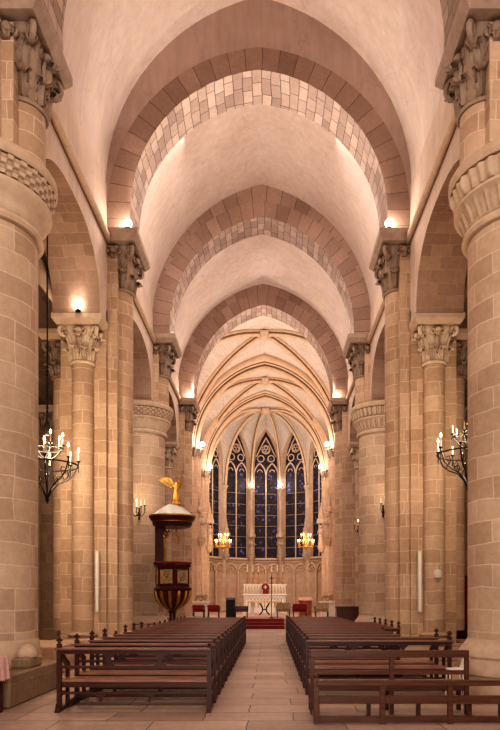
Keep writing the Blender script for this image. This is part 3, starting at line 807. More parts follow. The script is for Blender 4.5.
# ------------------------------------------------------------------ pews
CAMX = .286
def pew_mesh_set(Lp, fin_out, fin_in):
    """meshes of a pew whose aisle end is at x=0 and outer end at x=Lp (Lp may be negative); y+ is towards the altar"""
    sg = 1 if Lp > 0 else -1; n = abs(Lp)
    out = []
    def X(a): return sg*a
    # end frames
    for xx, fin in ((.03, fin_in), (n-.03, fin_out)):
        m = MB(); m.box(X(xx-.03), X(xx+.03), -.03, .04, 0, .98 if fin else .93)
        m.add([(X(xx-.035),-.12,0),(X(xx+.035),-.12,0),(X(xx+.035),-.03,.12),(X(xx-.035),-.03,.12),(X(xx-.035),-.03,0),(X(xx+.035),-.03,0)], [(0,1,2,3),(0,3,4),(1,5,2),(0,4,5,1)])
        sub = None
        if fin:
            sub = MB(); zc = 1.02
            sub.sphere((X(xx),.005,zc-.01), .024, 8, 6); sub.sphere((X(xx),.005,zc+.035), .022, 8, 6)
            sub.sphere((X(xx-.028),.005,zc+.01), .019, 8, 6); sub.sphere((X(xx+.028),.005,zc+.01), .019, 8, 6); sub.cyl(X(xx), .005, .02, .98, 1.01, 8)
        else:
            sub = MB(); sub.lathe([(.03,.925),(.034,.935),(.02,.95),(.028,.965),(.02,.985),(0,.99)], X(xx), .005, 12)
        out.append(('back_post', m, 'wood', [('finial', sub, 'wood')]))
        m = MB(); m.box(X(xx-.025), X(xx+.025), .36, .41, 0, .68); out.append(('front_post', m, 'wood', []))
        m = MB(); m.box(X(xx-.022), X(xx+.022), -.10, .46, .0, .06); m.box(X(xx-.02), X(xx+.02), .04, .36, .22, .27); m.box(X(xx-.02), X(xx+.02), .04, .36, .36, .43)
        out.append(('side_rail', m, 'wood', []))
        m = MB(); k = [(.04,.90),(.04,.80),(.34,.62),(.42,.62),(.44,.68),(.36,.70)]
        R = [[(X(xx-.022), y, z) for y, z in k], [(X(xx+.022), y, z) for y, z in k]]
        m.grid(R, closed_v=True); m.add(R[0], [tuple(range(6))]); m.add(R[1], [tuple(range(6))]); out.append(('armrest', m, 'wood', []))
    m = MB(); m.box(X(0), X(n), -.13, .03, .895, .92); out.append(('book_ledge', m, 'woodtop_lit', []))
    m = MB(); m.box(X(.06), X(n-.06), -.015, .02, .83, .895); out.append(('top_rail', m, 'wood', []))
    m = MB(); m.box(X(.06), X(n-.06), -.01, .02, .62, .66)
    out.append(('middle_rail', m, 'wood', []))
    for q in (1/3, 2/3):
        xx = n*q; m = MB()
        k = [(-.10,.83),(-.03,.77),(-.025,.72),(-.09,.66),(.09,.66),(.025,.72),(.03,.77),(.10,.83)]
        R = [[(X(xx+a), -.008, z) for a, z in k], [(X(xx+a), .018, z) for a, z in k]]
        m.grid(R, closed_v=True)
        for r in R: m.add(r, [(0,1,6,7),(1,2,5,6),(2,3,4,5)])
        out.append(('splat', m, 'wood', []))
    m = MB(); m.box(X(.0), X(n), .03, .43, .425, .455); out.append(('seat', m, 'woodseat', []))
    m = MB(); m.box(X(.06), X(n-.06), .03, .055, .345, .425); out.append(('seat_rail', m, 'wood', []))
    m = MB(); m.box(X(.05), X(n-.05), -.01, .025, .25, .285)
    out.append(('lower_rail', m, 'wood', []))
    for q in (.40, .72):
        xx = n*q; m = MB(); k = [(-.09,.25),(-.03,.21),(-.02,.14),(.02,.14),(.03,.21),(.09,.25)]
        R = [[(X(xx+a), -.008, z) for a, z in k], [(X(xx+a), .018, z) for a, z in k]]
        m.grid(R, closed_v=True)
        for r in R: m.add(r, [(0,1,4,5),(1,2,3,4)])
        out.append(('bracket', m, 'wood', []))
    m = MB(); m.box(X(.06), X(n-.06), .62, .78, .11, .14); m.box(X(.03), X(.08), .40, .80, 0, .11); m.box(X(n-.08), X(n-.03), .40, .80, 0, .11)
    out.append(('kneeler', m, 'wood', []))
    res = []
    for nm, mm, mt, subs in out:
        me = mm.mesh(nm); me.materials.append(M[mt]); ss = []
        for a, b, c in subs:
            q = b.mesh(a); q.materials.append(M[c]); ss.append((a, q))
        res.append((nm, me, ss))
    return res
def make_pew(meshes, x, y, label, group):
    r = thing('church_pew', label, 'pew', (x, y, 0), group)
    for nm, me, ss in meshes:
        o = bpy.data.objects.new(nm, me); C.objects.link(o); o.parent = r
        for a, q in ss:
            k = bpy.data.objects.new(a, q); C.objects.link(k); k.parent = o
    return r
ordn = ['nearest', 'second', 'third', 'fourth', 'fifth', 'sixth', 'seventh', 'eighth', 'ninth', 'tenth', 'eleventh', 'twelfth', 'thirteenth', 'fourteenth', 'fifteenth', 'sixteenth', 'seventeenth', 'eighteenth']
LN = 17
setL = pew_mesh_set(-2.22, True, False); setLn = pew_mesh_set(-2.22, False, False); p0 = p1 = None
for i in range(LN):
    y = 9.36+.86*i
    lab = 'dark walnut pew in the left block, %s from the camera' % ordn[i]
    nofin = i not in (0, 1, 2, 3, 5, 6, 7)
    if nofin and p1 is None: p1 = make_pew(setLn, -.55, y, lab, 'pews left of the aisle'); continue
    if p0 is None: p0 = make_pew(setL, -.55, y, lab, 'pews left of the aisle'); continue
    r = copy_tree(p1 if nofin else p0); r.location = (-.55, y, 0); r['label'] = lab
setR = pew_mesh_set(2.48, True, False); setS = pew_mesh_set(1.95, False, False); pr0 = ps0 = None
for i in range(16):
    y = 11.05+.87*i
    lab = 'dark walnut pew in the right block, %s from the camera' % ordn[i+2]
    short = i in (2, 3, 4) or i > 9
    src = ps0 if short else pr0
    if src is None:
        src = make_pew(setS if short else setR, .90, y, lab, 'pews right of the aisle')
        if short: ps0 = src
        else: pr0 = src
        continue
    r = copy_tree(src); r.location = (.90, y, 0); r['label'] = lab
# second right pew: plain bench, square frame
r = thing('church_bench', 'plain brown bench with an open square back behind the nearest low kneeling bench', 'bench', (.86, 9.15, 0))
x0, x1, y = .86, 3.09, 9.15
for xx in (x0, (x0+x1)/2, x1-.06):
    m = MB(); m.box(xx, xx+.06, y-.03, y+.03, 0, .80); obj('back_post', m, 'woodplain', r, bevel=.004)
m = MB(); m.box(x0, x1, y-.035, y+.04, .80, .90); obj('top_rail', m, 'woodplain', r, bevel=.006)
m = MB(); m.box(x0+.06, x1-.06, y-.02, y+.02, .56, .62); obj('middle_rail', m, 'woodplain', r, bevel=.004)
m = MB(); m.box(x0, x1, y+.03, y+.42, .41, .445); obj('seat', m, 'woodseat', r, bevel=.006)
m = MB(); m.box(x0+.06, x1-.06, y+.0, y+.03, .33, .41); obj('seat_rail', m, 'woodplain', r, bevel=.004)
for xx in (x0, (x0+x1)/2, x1-.06):
    m = MB(); m.box(xx, xx+.06, y+.36, y+.42, 0, .41); obj('front_leg', m, 'woodplain', r, bevel=.004)
m = MB()
for xx in (x0, x1-.06): m.box(xx+.01, xx+.05, y+.03, y+.36, .12, .17)
obj('side_rail', m, 'woodplain', r, bevel=.004)
# nearest right: low kneeling bench with panelled frame
r = thing('kneeling_bench', 'low brown kneeling bench with a three-panel open frame, closest to the camera', 'bench', (.86, 8.45, 0))
x0, x1, y = .86, 3.55, 8.45
xs = [x0, 1.72, 2.60, x1-.07]
for k, xx in enumerate(xs):
    m = MB(); m.box(xx, xx+.07, y-.03, y+.03, 0, .56 if k else .60); p = obj('post', m, 'woodplain', r, bevel=.005)
    if k == 0:
        m = MB(); m.lathe([(.02,.60),(.034,.615),(.036,.64),(.02,.665),(0,.67)], xx+.035, y, 12); obj('ball_finial', m, 'woodplain', p)
m = MB(); m.box(x0+.04, x1, y-.05, y+.05, .50, .57); obj('top_rail', m, 'woodplain', r, bevel=.006)
m = MB(); m.box(x0+.07, x1-.07, y-.02, y+.02, .27, .37); obj('middle_rail', m, 'woodplain', r, bevel=.004)
m = MB(); m.box(x0+.07, x1-.07, y-.025, y+.025, .02, .10); obj('bottom_rail', m, 'woodplain', r, bevel=.004)
m = MB(); m.box(x0+.08, x1-.1, y+.36, y+.56, .20, .235); obj('kneeler_board', m, 'woodseat', r, bevel=.005)
for xx in (x0+.06, 1.62, 2.3, 3.0, x1-.12):
    m = MB(); m.box(xx, xx+.05, y+.42, y+.50, 0, .20); obj('leg', m, 'woodplain', r, bevel=.004)
for xx in (x0+.01, x1-.06):
    m = MB(); m.box(xx, xx+.045, y+.03, y+.52, .05, .10); obj('side_rail', m, 'woodplain', r, bevel=.004)
# ------------------------------------------------------------------ stone bench and table on the left
b = MB(); b.box(-3.53, -4.7, 9.55, 11.9, 0, .50); b.box(-3.55, -3.98, 10.42, 10.98, .50, .67)
solo('stone_bench', b, 'aisle', 'rough low stone ledge at the foot of the left round pier', 'ledge', (-4.1, 10.7, 0), bevel=.03)
b = MB(); b.lathe([(.20,.67),(.205,.71),(.18,.79),(.12,.85),(.06,.88),(0,.89)], -3.73, 10.68, 24); solo('stone_dome', b, 'mould', 'pale domed stone sitting on the ledge by the left round pier', 'stone', (-3.73, 10.68, .67))
b = MB(); b.box(-4.2, -5.4, 13.6, 15.6, 0, .62); solo('stone_block', b, 'ashlar', 'low stone block in the arch behind the left round pier', 'block', (-4.8, 14.6, 0), bevel=.03)
TX = -.06
r = thing('covered_table', 'dark table under a pink cloth with a lace edge at the left picture edge', 'table', (-3.85, 8.9, 0))
m = MB(); m.box(-4.3, -3.51, 8.5, 9.35, .76, .80); obj('tabletop', m, 'wood', r)
for xx in (-4.28, -3.60):
    for yy in (8.52, 9.27):
        m = MB(); m.box(xx, xx+.06, yy, yy+.06, 0, .76); obj('leg', m, 'wood', r)
m = MB(); m.box(-4.25, -3.56, 8.56, 9.29, .02, .5); obj('dark_skirt', m, 'blackp', r)
m = MB()
def drape(p0, p1, dx, dy):
    P = []; n = 44
    for i in range(n+1):
        t = i/n; x = p0[0]+(p1[0]-p0[0])*t; y = p0[1]+(p1[1]-p0[1])*t; w_ = .5+.5*sin(t*26)
        P.append([(x, y, .805), (x+dx*.012, y+dy*.012, .79), (x+dx*(.02+.02*w_), y+dy*(.02+.02*w_), .6), (x+dx*(.02+.035*w_), y+dy*(.02+.035*w_), .46+.03*abs(sin(i*PI/2)))])
    m.grid(P)
m.box(-4.31, -3.50, 8.49, 9.36, .800, .808)
drape((-3.50, 8.49), (-3.50, 9.36), 1, 0); drape((-4.31, 8.49), (-3.50, 8.49), 0, -1); drape((-3.50, 9.36), (-4.31, 9.36), 0, 1)
solo('tablecloth', m, 'pink', 'pink cloth with lace hem draped over the table at the left edge', 'tablecloth', (-3.85, 8.9, .8))
wx, wy = 3.22, 10.32
r = thing('white_chair', 'small white chair between the pews and the right round pier', 'chair', (wx, wy, 0))
m = MB(); m.box(wx-.11, wx+.13, wy-.12, wy+.12, .49, .52); obj('seat', m, 'white', r, bevel=.008)
m = MB(); k = [(.11,.50),(.14,.50),(.21,.70),(.18,.70)]
R = [[(wx+a, wy+b, z) for a, z in k] for b in (-.12, .12)]
m.grid(R, closed_v=True)
for q in R: m.add(q, [(0,1,2,3)])
obj('backrest', m, 'white', r)
for xx, dx in ((-.09, -.02), (.11, .03)):
    for yy in (-.10, .10):
        m = MB(); m.tube([(wx+xx, wy+yy, .49), (wx+xx+dx, wy+yy, 0)], .015, 6); obj('leg', m, 'white', r)
# red curtain in the right aisle
r = thing('confessional', 'red curtained wooden confessional seen between the right piers', 'confessional', (7.2, 21.5, 0))
m = MB()
m.box(6.2, 8.1, 21.7, 22.5, 0, .72); m.box(6.2, 6.3, 21.5, 22.5, .72, 2.25); m.box(8.0, 8.1, 21.5, 22.5, .72, 2.25); m.box(6.15, 8.15, 21.45, 22.5, 2.25, 2.35)
for k in range(10): m.box(6.25+.19*k, 6.31+.19*k, 21.62, 21.70, .1, .7)
m.box(6.2, 8.1, 21.6, 21.72, .68, .75); m.box(6.2, 8.1, 21.6, 21.72, 0, .1)
obj('cabinet', m, 'redwood', r)
m = MB(); m.grid([[(6.3+1.7*i/60, 21.6+.04*sin(i*1.1), z) for z in (.75, 1.4, 2.25)] for i in range(61)]); obj('curtain', m, 'red', r, sharp=80)
# ------------------------------------------------------------------ pulpit
px_, py_ = -3.10, 22.7
r = thing('pulpit', 'dark wood pulpit with painted panels, gilded bowl and round sounding board', 'pulpit', (px_, py_, 0))
m = MB(); m.lathe([(.34,0),(.34,.08),(.24,.12),(.13,.2),(.10,.5),(.14,.62),(.10,.70),(.12,1.15)], px_, py_, 24); obj('pedestal', m, 'redwood', r)
bpr = [(.10,1.08),(.17,1.12),(.12,1.18),(.20,1.24),(.34,1.34),(.48,1.48),(.56,1.62),(.60,1.78),(.61,1.86)]
m = MB(); m.lathe(bpr, px_, py_, 48); bowl = obj('bowl', m, 'redwood', r)
for k in range(12):
    a = 2*PI*k/12; mm = MB(); mm.tube([(px_+(q+.005)*cos(a), py_+(q+.005)*sin(a), z) for q, z in bpr[2:]], [.02,.03,.045,.06,.065,.06,.05], 6); obj('gilded_rib', mm, 'gold', bowl)
m = MB(); m.lathe([(.60,1.86),(.70,1.88),(.72,1.95),(.66,1.98),(.62,2.02),(.62,2.66),(.67,2.70),(.70,2.76),(.64,2.78),(.56,2.78),(.56,2.1)], px_, py_, 6, a0=PI*.59, a1=2*PI+PI*.59, cap=False); tub = obj('tub', m, 'redwood', r, sharp=20)
m = MB(); m.lathe([(.66,2.79),(.72,2.80),(.73,2.84),(.66,2.87),(.56,2.86)], px_, py_, 6, a0=PI*.59, a1=2*PI+PI*.59, cap=False); obj('red_cushion', m, 'red', tub)
for k in range(6):
    a = PI/3*k+PI*.59+PI/6; ap = .62*cos(PI/6); hwid = .62*sin(PI/6)
    def pp(u, v, o): return (px_+(ap+o)*cos(a)-u*sin(a), py_+(ap+o)*sin(a)+u*cos(a), v)
    m = MB(); u = hwid*.66
    m.add([pp(-u,2.12,.012),pp(u,2.12,.012),pp(u,2.58,.012),pp(-u,2.58,.012)], [(0,1,2,3)]); pn = obj('panel', m, 'panelpaint', tub)
    m = MB(); m.tube([pp(-u,2.12,.015),pp(u,2.12,.015),pp(u,2.58,.015),pp(-u,2.58,.015)], .022, 6, closed=True); m.tube([pp(.10*cos(q*PI/6), 2.35+.15*sin(q*PI/6), .018) for q in range(12)], .012, 6, closed=True)
    m.tube([pp(-.1,2.2,.016),pp(.0,2.35,.03),pp(.1,2.5,.016)], .02, 6)
    obj('frame', m, 'gold' if k % 2 else 'brass', tub)
m = MB(); m.box(px_-.62, px_-.36, py_+.30, py_+.42, 2.0, 4.12); m.box(px_-.66, px_-.60, py_+.27, py_+.40, 2.7, 4.1); obj('back_board', m, 'redwood', r)
m = MB(); m.tube([(px_-.30, py_+.3, 2.8), (px_-.32, py_+.3, 3.7), (px_-.22, py_+.3, 3.85), (px_-.3, py_+.2, 3.95), (px_-.34, py_+.3, 4.1)], .05, 8); m.tube([(px_+.15, py_+.3, 3.5), (px_+.2, py_+.3, 3.75), (px_+.08, py_+.3, 3.85), (px_+.1, py_+.3, 4.1)], .035, 8); m.sphere((px_-.28, py_+.28, 3.9), .09, 10, 8); obj('scroll_bracket', m, 'gold', r)
m = MB(); m.lathe([(.30,4.10),(.60,4.08),(.66,4.12),(.70,4.20),(.66,4.24),(.74,4.30),(.80,4.40),(.78,4.46)], px_, py_, 48); cn = obj('sounding_board', m, 'redwood', r)
m = MB(); m.lathe([(.665,4.235),(.70,4.24),(.70,4.26),(.665,4.265)], px_, py_, 48); m.lathe([(.79,4.42),(.82,4.43),(.82,4.47),(.79,4.48)], px_, py_, 48); obj('gilt_edge', m, 'gold', cn)
m = MB(); m.lathe([(.80,4.47),(.62,4.56),(.48,4.68),(.34,4.78),(.22,4.84),(.16,4.88),(0,4.89)], px_, py_, 48, fr=lambda a, q, z: q*(1+.02*cos(8*a))); obj('canopy_roof', m, 'canopy', cn)
# gilded angel
def skin(name, verts, edges, rad, mat, parent=None, loc=(0,0,0), sub=2):
    me = bpy.data.meshes.new(name); me.from_pydata([tuple(Vector(v)-Vector(loc)) for v in verts], edges, [])
    o = bpy.data.objects.new(name, me); C.objects.link(o); o.location = loc
    if parent: o.parent = parent; o.location = (0,0,0)
    sk = o.modifiers.new('skin', 'SKIN'); sk.use_smooth_shade = True
    for i, q in enumerate(rad): me.skin_vertices[0].data[i].radius = (q, q)
    me.skin_vertices[0].data[0].use_root = True
    s = o.modifiers.new('sub', 'SUBSURF'); s.levels = sub; s.render_levels = sub
    me.materials.append(M[mat]); return o
ax, ay, az = px_+.12, py_, 4.87
r = thing('angel_statue', 'gilded angel with raised wings blowing a trumpet on the pulpit canopy', 'statue', (ax, ay, az))
P = [(0,0,.42),(0,0,.55),(.02,0,.68),(.03,0,.76),(.05,-.01,.84),(-.06,0,.34),(-.05,-.02,.18),(-.06,0,.02),(.05,0,.34),(.09,-.08,.2),(.07,0,.04),(-.11,0,.66),(-.17,-.04,.56),(-.12,-.12,.5),(.13,0,.68),(.20,-.05,.76),(.14,-.09,.86)]
E = [(0,1),(1,2),(2,3),(3,4),(0,5),(5,6),(6,7),(0,8),(8,9),(9,10),(2,11),(11,12),(12,13),(2,14),(14,15),(15,16)]
Rr = [.09,.08,.10,.045,.075,.09,.075,.05,.09,.07,.04,.05,.035,.03,.05,.035,.03]
skin('body', [(ax+a, ay+b, az+c) for a, b, c in P], E, Rr, 'gold', r, (ax, ay, az))
m = MB(); m.lathe([(.20,.02),(.16,.15),(.12,.32),(.09,.46),(.07,.5)], 0, 0, 24, fr=lambda a, q, z: q*(1+.12*sin(6*a+z*6)))
m.v = [(ax+x, ay+y, az+z) for x, y, z in m.v]; obj('robe', m, 'gold', r)
m = MB(); m.tube([(ax+.08,ay-.06,az+.84),(ax+.22,ay-.16,az+.93),(ax+.30,ay-.2,az+.98)], [.012,.015,.045], 8); obj('trumpet', m, 'brass', r)
m = MB(); m.sphere((ax, ay, az+.02), .19, 16, 8, (1,1,.6)); obj('cloud_base', m, 'gold', r)
for s in (-1, 1):
    m = MB(); nf = 7
    for k in range(nf):
        t = k/(nf-1); a = math.radians(152-26*t) if s < 0 else math.radians(52+25*t)
        L = (.74-.30*t) if s < 0 else (.26+.05*t)
        x0 = ax+s*.05; z0 = az+.60+.05*t
        tipx, tipz = x0+L*cos(a), z0+L*sin(a)
        w_ = .04; nx, nz = -sin(a)*w_, cos(a)*w_; yb = ay+.08+.008*k
        mid = (x0+L*.55*cos(a), z0+L*.55*sin(a))
        m.add([(x0-nx,yb,z0-nz),(mid[0]-nx*1.2,yb+.02,mid[1]-nz*1.2),(tipx,yb+.05,tipz),(mid[0]+nx*1.2,yb+.02,mid[1]+nz*1.2),(x0+nx,yb,z0+nz)], [(0,1,2,3,4)])
        m.tube([(x0,yb-.01,z0),(mid[0],yb,mid[1]),(tipx,yb+.04,tipz)], [.02,.016,.006], 6)
    obj('wing', m, 'gold', r)
# ------------------------------------------------------------------ chandeliers
def candle_on(root, x, y, z, h=.17, lit=True, r=.017, mat='iron'):
    m = MB(); m.lathe([(.01,z-.05),(.02,z-.03),(.045,z-.01),(.048,z)], x, y, 10); cup = obj('drip_cup', m, mat, root)
    m = MB(); m.lathe([(r,z),(r*.9,z+h),(0,z+h+.003)], x, y, 8); cd = obj('candle', m, 'wax', root)
    if lit:
        m = MB(); m.lathe([(0,z+h),(.022,z+h+.025),(.024,z+h+.045),(.012,z+h+.08),(0,z+h+.11)], x, y, 8); obj('flame', m, 'flame', cd)
def chandelier(sx, d, zc, top, label, lit):
    cx = sx*LC
    r = thing('candle_chandelier', label, 'chandelier', (cx, d, zc), 'wrought iron chandeliers')
    m = MB(); m.tube([(cx, d, zc+.85), (cx, d, top)], .018, 6)
    zz = zc+.9
    while zz < zc+2.2: m.sphere((cx, d, zz), .03, 6, 5, (1,1,1.5)); zz += .09
    obj('chain', m, 'iron', r)
    m = MB(); m.tube([(cx, d, zc-.75), (cx, d, zc+.85)], .022, 8); m.lathe([(.0,zc+.62),(.05,zc+.66),(.07,zc+.78),(.05,zc+.95),(.0,zc+1.0)], cx, d, 10); m.lathe([(0,zc-.86),(.03,zc-.8),(.05,zc-.74),(.02,zc-.68)], cx, d, 10); obj('stem', m, 'iron', r)
    R1, R2 = .66, .34
    m = MB(); m.tube([(cx+R1*cos(a), d+R1*sin(a), zc) for a in [2*PI*q/40 for q in range(40)]], .016, 6, closed=True); obj('outer_ring', m, 'iron', r)
    m = MB(); m.tube([(cx+R2*cos(a), d+R2*sin(a), zc+.36) for a in [2*PI*q/28 for q in range(28)]], .014, 6, closed=True); obj('inner_ring', m, 'iron', r)
    for k in range(8):
        a = 2*PI*k/8+.25; u = (cos(a), sin(a))
        def q(rr, z): return (cx+u[0]*rr, d+u[1]*rr, z)
        m = MB(); m.tube([q(.02,zc-.72), q(.10,zc-.55), q(.24,zc-.40), q(.42,zc-.32), q(.56,zc-.20), q(.64,zc), q(.66,zc+.08)], .016, 6)
        m.tube([q(.24,zc-.40), q(.20,zc-.30), q(.26,zc-.24), q(.32,zc-.28)], .011, 6); m.tube([q(.48,zc-.27), q(.42,zc-.14), q(.47,zc-.06), q(.54,zc-.10)], .011, 6)
        m.tube([q(.66,zc-.14), q(.66,zc+.1)], .012, 6)
        obj('scroll_arm', m, 'iron', r)
        x, y, z = q(.66, zc+.12); candle_on(r, x, y, z, .2, lit(k, 0))
    for k in range(6):
        a = 2*PI*k/6; u = (cos(a), sin(a))
        def q(rr, z): return (cx+u[0]*rr, d+u[1]*rr, z)
        m = MB(); m.tube([q(.02,zc+.1), q(.18,zc+.18), q(.34,zc+.36), q(.34,zc+.42)], .012, 6); obj('scroll_arm', m, 'iron', r)
        x, y, z = q(.34, zc+.44); candle_on(r, x, y, z, .18, lit(k, 1))
chandelier(-1, 14.3, 4.55, 10.4, 'round wrought iron chandelier with lit candles hanging in the left arch', lambda k, t: True)
chandelier(1, 14.1, 4.75, 10.4, 'round wrought iron chandelier half hidden by the right round pier', lambda k, t: t == 0 and k in (3, 4))
def crystal(sx, label):
    cx, d, zc = sx*2.86+(-.05), 45.0, 5.3
    r = thing('crystal_chandelier', label, 'chandelier', (cx, d, zc), 'gilt chandeliers in the choir')
    m = MB(); m.tube([(cx, d, zc+.9), (cx, d, 15.5)], .012, 6); obj('chain', m, 'brass', r)
    m = MB(); m.lathe([(0,zc-.55),(.06,zc-.5),(.03,zc-.4),(.12,zc-.2),(.05,zc-.05),(.10,zc+.2),(.04,zc+.4),(.08,zc+.6),(.02,zc+.9)], cx, d, 12); obj('stem', m, 'gold', r)
    for tier, (n, rr, z0) in enumerate(((10, .55, zc-.05), (6, .32, zc+.35))):
        for k in range(n):
            a = 2*PI*k/n; u = (cos(a), sin(a))
            m = MB(); m.tube([(cx+u[0]*q*rr, d+u[1]*q*rr, z0+z) for q, z in ((.05,0),(.4,-.15),(.8,-.12),(1,.05),(1,.1))], .02, 6)
            for zz in (-.08, -.17): m.sphere((cx+u[0]*rr*.95, d+u[1]*rr*.95, z0+zz), .035, 6, 5)
            obj('arm', m, 'gold', r); candle_on(r, cx+u[0]*rr, d+u[1]*rr, z0+.14, .14, True, .02, 'brass')
crystal(-1, 'gilt candle chandelier hanging left of the altar'); crystal(1, 'gilt candle chandelier hanging right of the altar')
# sconces
def sconce(x, y, z, n, lit, label):
    r = thing('wall_sconce', label, 'sconce', (x, y, z), 'iron candle sconces')
    m = MB(); m.box(x-.03, x+.03, y+.13, y+.16, z-.3, z+.15); m.tube([(x, y+.14, z-.2), (x, y, z-.14), (x, y-.08, z-.05)], .016, 6); obj('bracket', m, 'iron', r)
    for k in range(n):
        a = (k-(n-1)/2)*.5; ex, ey = x+.32*sin(a), y-.10-.22*cos(a)
        zz = z+.05+.05*abs(k-(n-1)/2)
        m = MB(); m.tube([(x, y-.02, z-.12), (x+(ex-x)*.5, y+(ey-y)*.5, z-.2), (ex, ey, z-.08), (ex, ey, zz)], .013, 6); obj('arm', m, 'iron', r)
        candle_on(r, ex, ey, zz+.04, .2, k in lit)
sconce(-4.45, 23.5, 4.75, 5, (0,1,2), 'five-armed iron candle sconce on the round pier behind the pulpit')
sconce(4.42, 23.5, 4.85, 3, (1,), 'iron candle sconce on the round pier opposite the pulpit')
sconce(4.40, 30.45, 4.85, 3, (1,), 'small iron candle sconce on the far right cruciform pier')
sconce(-4.40, 30.45, 4.85, 3, (1,), 'small iron candle sconce on the far left cruciform pier')
# column speakers
for sx, nm in ((-1, 'left'), (1, 'right')):
    x = sx*4.20; r = thing('column_speaker', 'tall slim pale loudspeaker on the %s cruciform pier' % nm, 'speaker', (x, 16.98, 1.25), 'slim loudspeakers')
    m = MB(); m.box(x-.045, x+.045, 16.9, 17.0, 1.25, 2.85); obj('cabinet', m, 'cream', r, bevel=.012)
    m = MB(); m.box(x-.035, x+.035, 16.893, 16.9, 1.3, 2.8); obj('grille', m, 'white', r)
    m = MB(); m.box(x-.02, x+.02, 17.0, 17.09, 2.0, 2.1); obj('wall_bracket', m, 'iron', r)
m = MB(); m.tube([(4.63, 16.74, 2.55), (4.68, 16.72, 2.45), (4.73, 16.72, 2.2), (4.70, 16.72, 1.9)], .006, 5); m.lathe([(0,2.14),(.10,2.15),(.12,2.25),(.10,2.35),(0,2.36)], 4.62, 16.72, 20)
solo('consecration_disc', m, 'cream', 'small pale round plaque hanging on the right arcade column', 'plaque', (4.62, 16.72, 2.2))
# ------------------------------------------------------------------ altar and choir furniture
r = thing('altar_table', 'white stone altar table with open X-shaped support in front of the reredos', 'altar', (.0, 38.2, .5))
m = MB(); m.box(-.98, .98, 37.8, 38.6, 1.36, 1.46); obj('altar_slab', m, 'white', r, bevel=.02)
m = MB()
for k in range(24): m.sphere((-.95+1.9*k/23, 37.79, 1.35), .025, 6, 5)
m.box(-.97, .97, 37.79, 37.81, 1.33, 1.40); obj('fringe', m, 'brass', r)
for xx in (-.72, .72):
    m = MB(); m.box(xx-.10, xx+.10, 37.95, 38.45, .5, 1.36); m.box(xx-.15, xx+.15, 37.9, 38.5, .5, .6); obj('leg', m, 'white', r, bevel=.01)
m = MB(); m.tube([(-.3,38.0,.6),(-.12,38.0,.8),(-.12,38.0,1.05),(-.3,38.0,1.3)], .04, 8); m.tube([(.3,38.0,.6),(.12,38.0,.8),(.12,38.0,1.05),(.3,38.0,1.3)], .04, 8); m.tube([(-.12,38.0,.92),(.12,38.0,.92)], .04, 8); obj('x_support', m, 'iron', r)
r = thing('high_altar', 'carved white reredos altar with a row of small figures', 'altar', (0, 46.4, .5))
AX = -.05
m = MB(); m.box(AX-1.6, AX+1.6, 46.2, 47.2, .48, .75); m.box(AX-1.48, AX+1.48, 46.3, 47.1, .75, 1.75); m.box(AX-1.6, AX+1.6, 46.2, 47.2, 1.75, 1.86); obj('altar_block', m, 'white', r, bevel=.02)
m = MB(); m.box(AX-1.5, AX+1.5, 46.6, 47.1, 1.86, 2.5); m.box(AX-1.56, AX+1.56, 46.55, 47.1, 2.5, 2.58); re = obj('retable', m, 'white', r, bevel=.01)
m = MB()
for k in range(14):
    if k in (6, 7): continue
    x = AX-1.36+2.72*k/13
    m.lathe([(.07,1.92),(.08,2.0),(.06,2.2),(.065,2.28),(.03,2.32),(.04,2.36),(.03,2.42),(0,2.44)], x, 46.58, 10)
obj('figure_row', m, 'statue', re)
m = MB()
for k in range(12):
    x = AX-1.3+2.6*k/11; m.tube([(x-.1, 46.29, .9), (x-.1, 46.29, 1.5), (x, 46.29, 1.62), (x+.1, 46.29, 1.5), (x+.1, 46.29, .9)], .018, 5)
obj('arcade_relief', m, 'mould', r)
m = MB(); m.lathe([(0,0),(.24,.0),(.27,.04),(.24,.08),(0,.08)], 0, 0, 24); m.v = [(AX+.05+x, 46.45-z, 2.35+y) for x, y, z in m.v]
tb = thing('red_medallion', 'round red medallion with a pale cross standing on the high altar', 'medallion', (AX+.05, 46.4, 2.35)); obj('disc', m, 'red', tb)
m = MB(); m.box(AX+.02, AX+.08, 46.33, 46.36, 2.2, 2.5); m.box(AX-.07, AX+.17, 46.33, 46.36, 2.32, 2.38); obj('cross_mark', m, 'white', tb)
m = MB(); m.box(AX-.15, AX+.25, 46.3, 46.55, 1.86, 2.12); obj('stand', m, 'red', tb)
for k, x in enumerate((-1.25, -.85, -.45, .5, .9, 1.3)):
    r = thing('altar_candlestick', 'tall gilt candlestick on the high altar, %s from the left' % ['first','second','third','fourth','fifth','sixth'][k], 'candlestick', (AX+x, 46.85, 2.58), 'gilt candlesticks on the high altar')
    m = MB(); m.lathe([(.12,2.58),(.13,2.64),(.05,2.70),(.03,2.85),(.06,2.95),(.03,3.05),(.025,3.3),(.05,3.38),(.07,3.42)], AX+x, 46.85, 12); obj('stem', m, 'gold', r)
    m = MB(); m.lathe([(.028,3.42),(.024,3.95),(0,3.96)], AX+x, 46.85, 8); obj('candle', m, 'wax', r)
m = MB(); m.tube([(AX+.05, 46.85, 2.58), (AX+.05, 46.85, 4.0)], .03, 8); m.tube([(AX-.22, 46.85, 3.65), (AX+.32, 46.85, 3.65)], .03, 8); m.lathe([(.15,2.58),(.15,2.64),(.05,2.75),(.04,2.8)], AX+.05, 46.85, 12)
solo('altar_crucifix', m, 'brass', 'gilt crucifix standing between the candlesticks on the high altar', 'crucifix', (AX+.05, 46.85, 2.58))
r = thing('processional_cross', 'slender dark stand with a cross before the altar steps', 'stand', (.40, 35.0, .5))
m = MB(); m.lathe([(.16,.50),(.16,.53),(.04,.58),(.02,.6)], .40, 35.0, 12); m.tube([(.40, 35.0, .55), (.40, 35.0, 2.55)], .02, 8); obj('pole', m, 'iron', r)
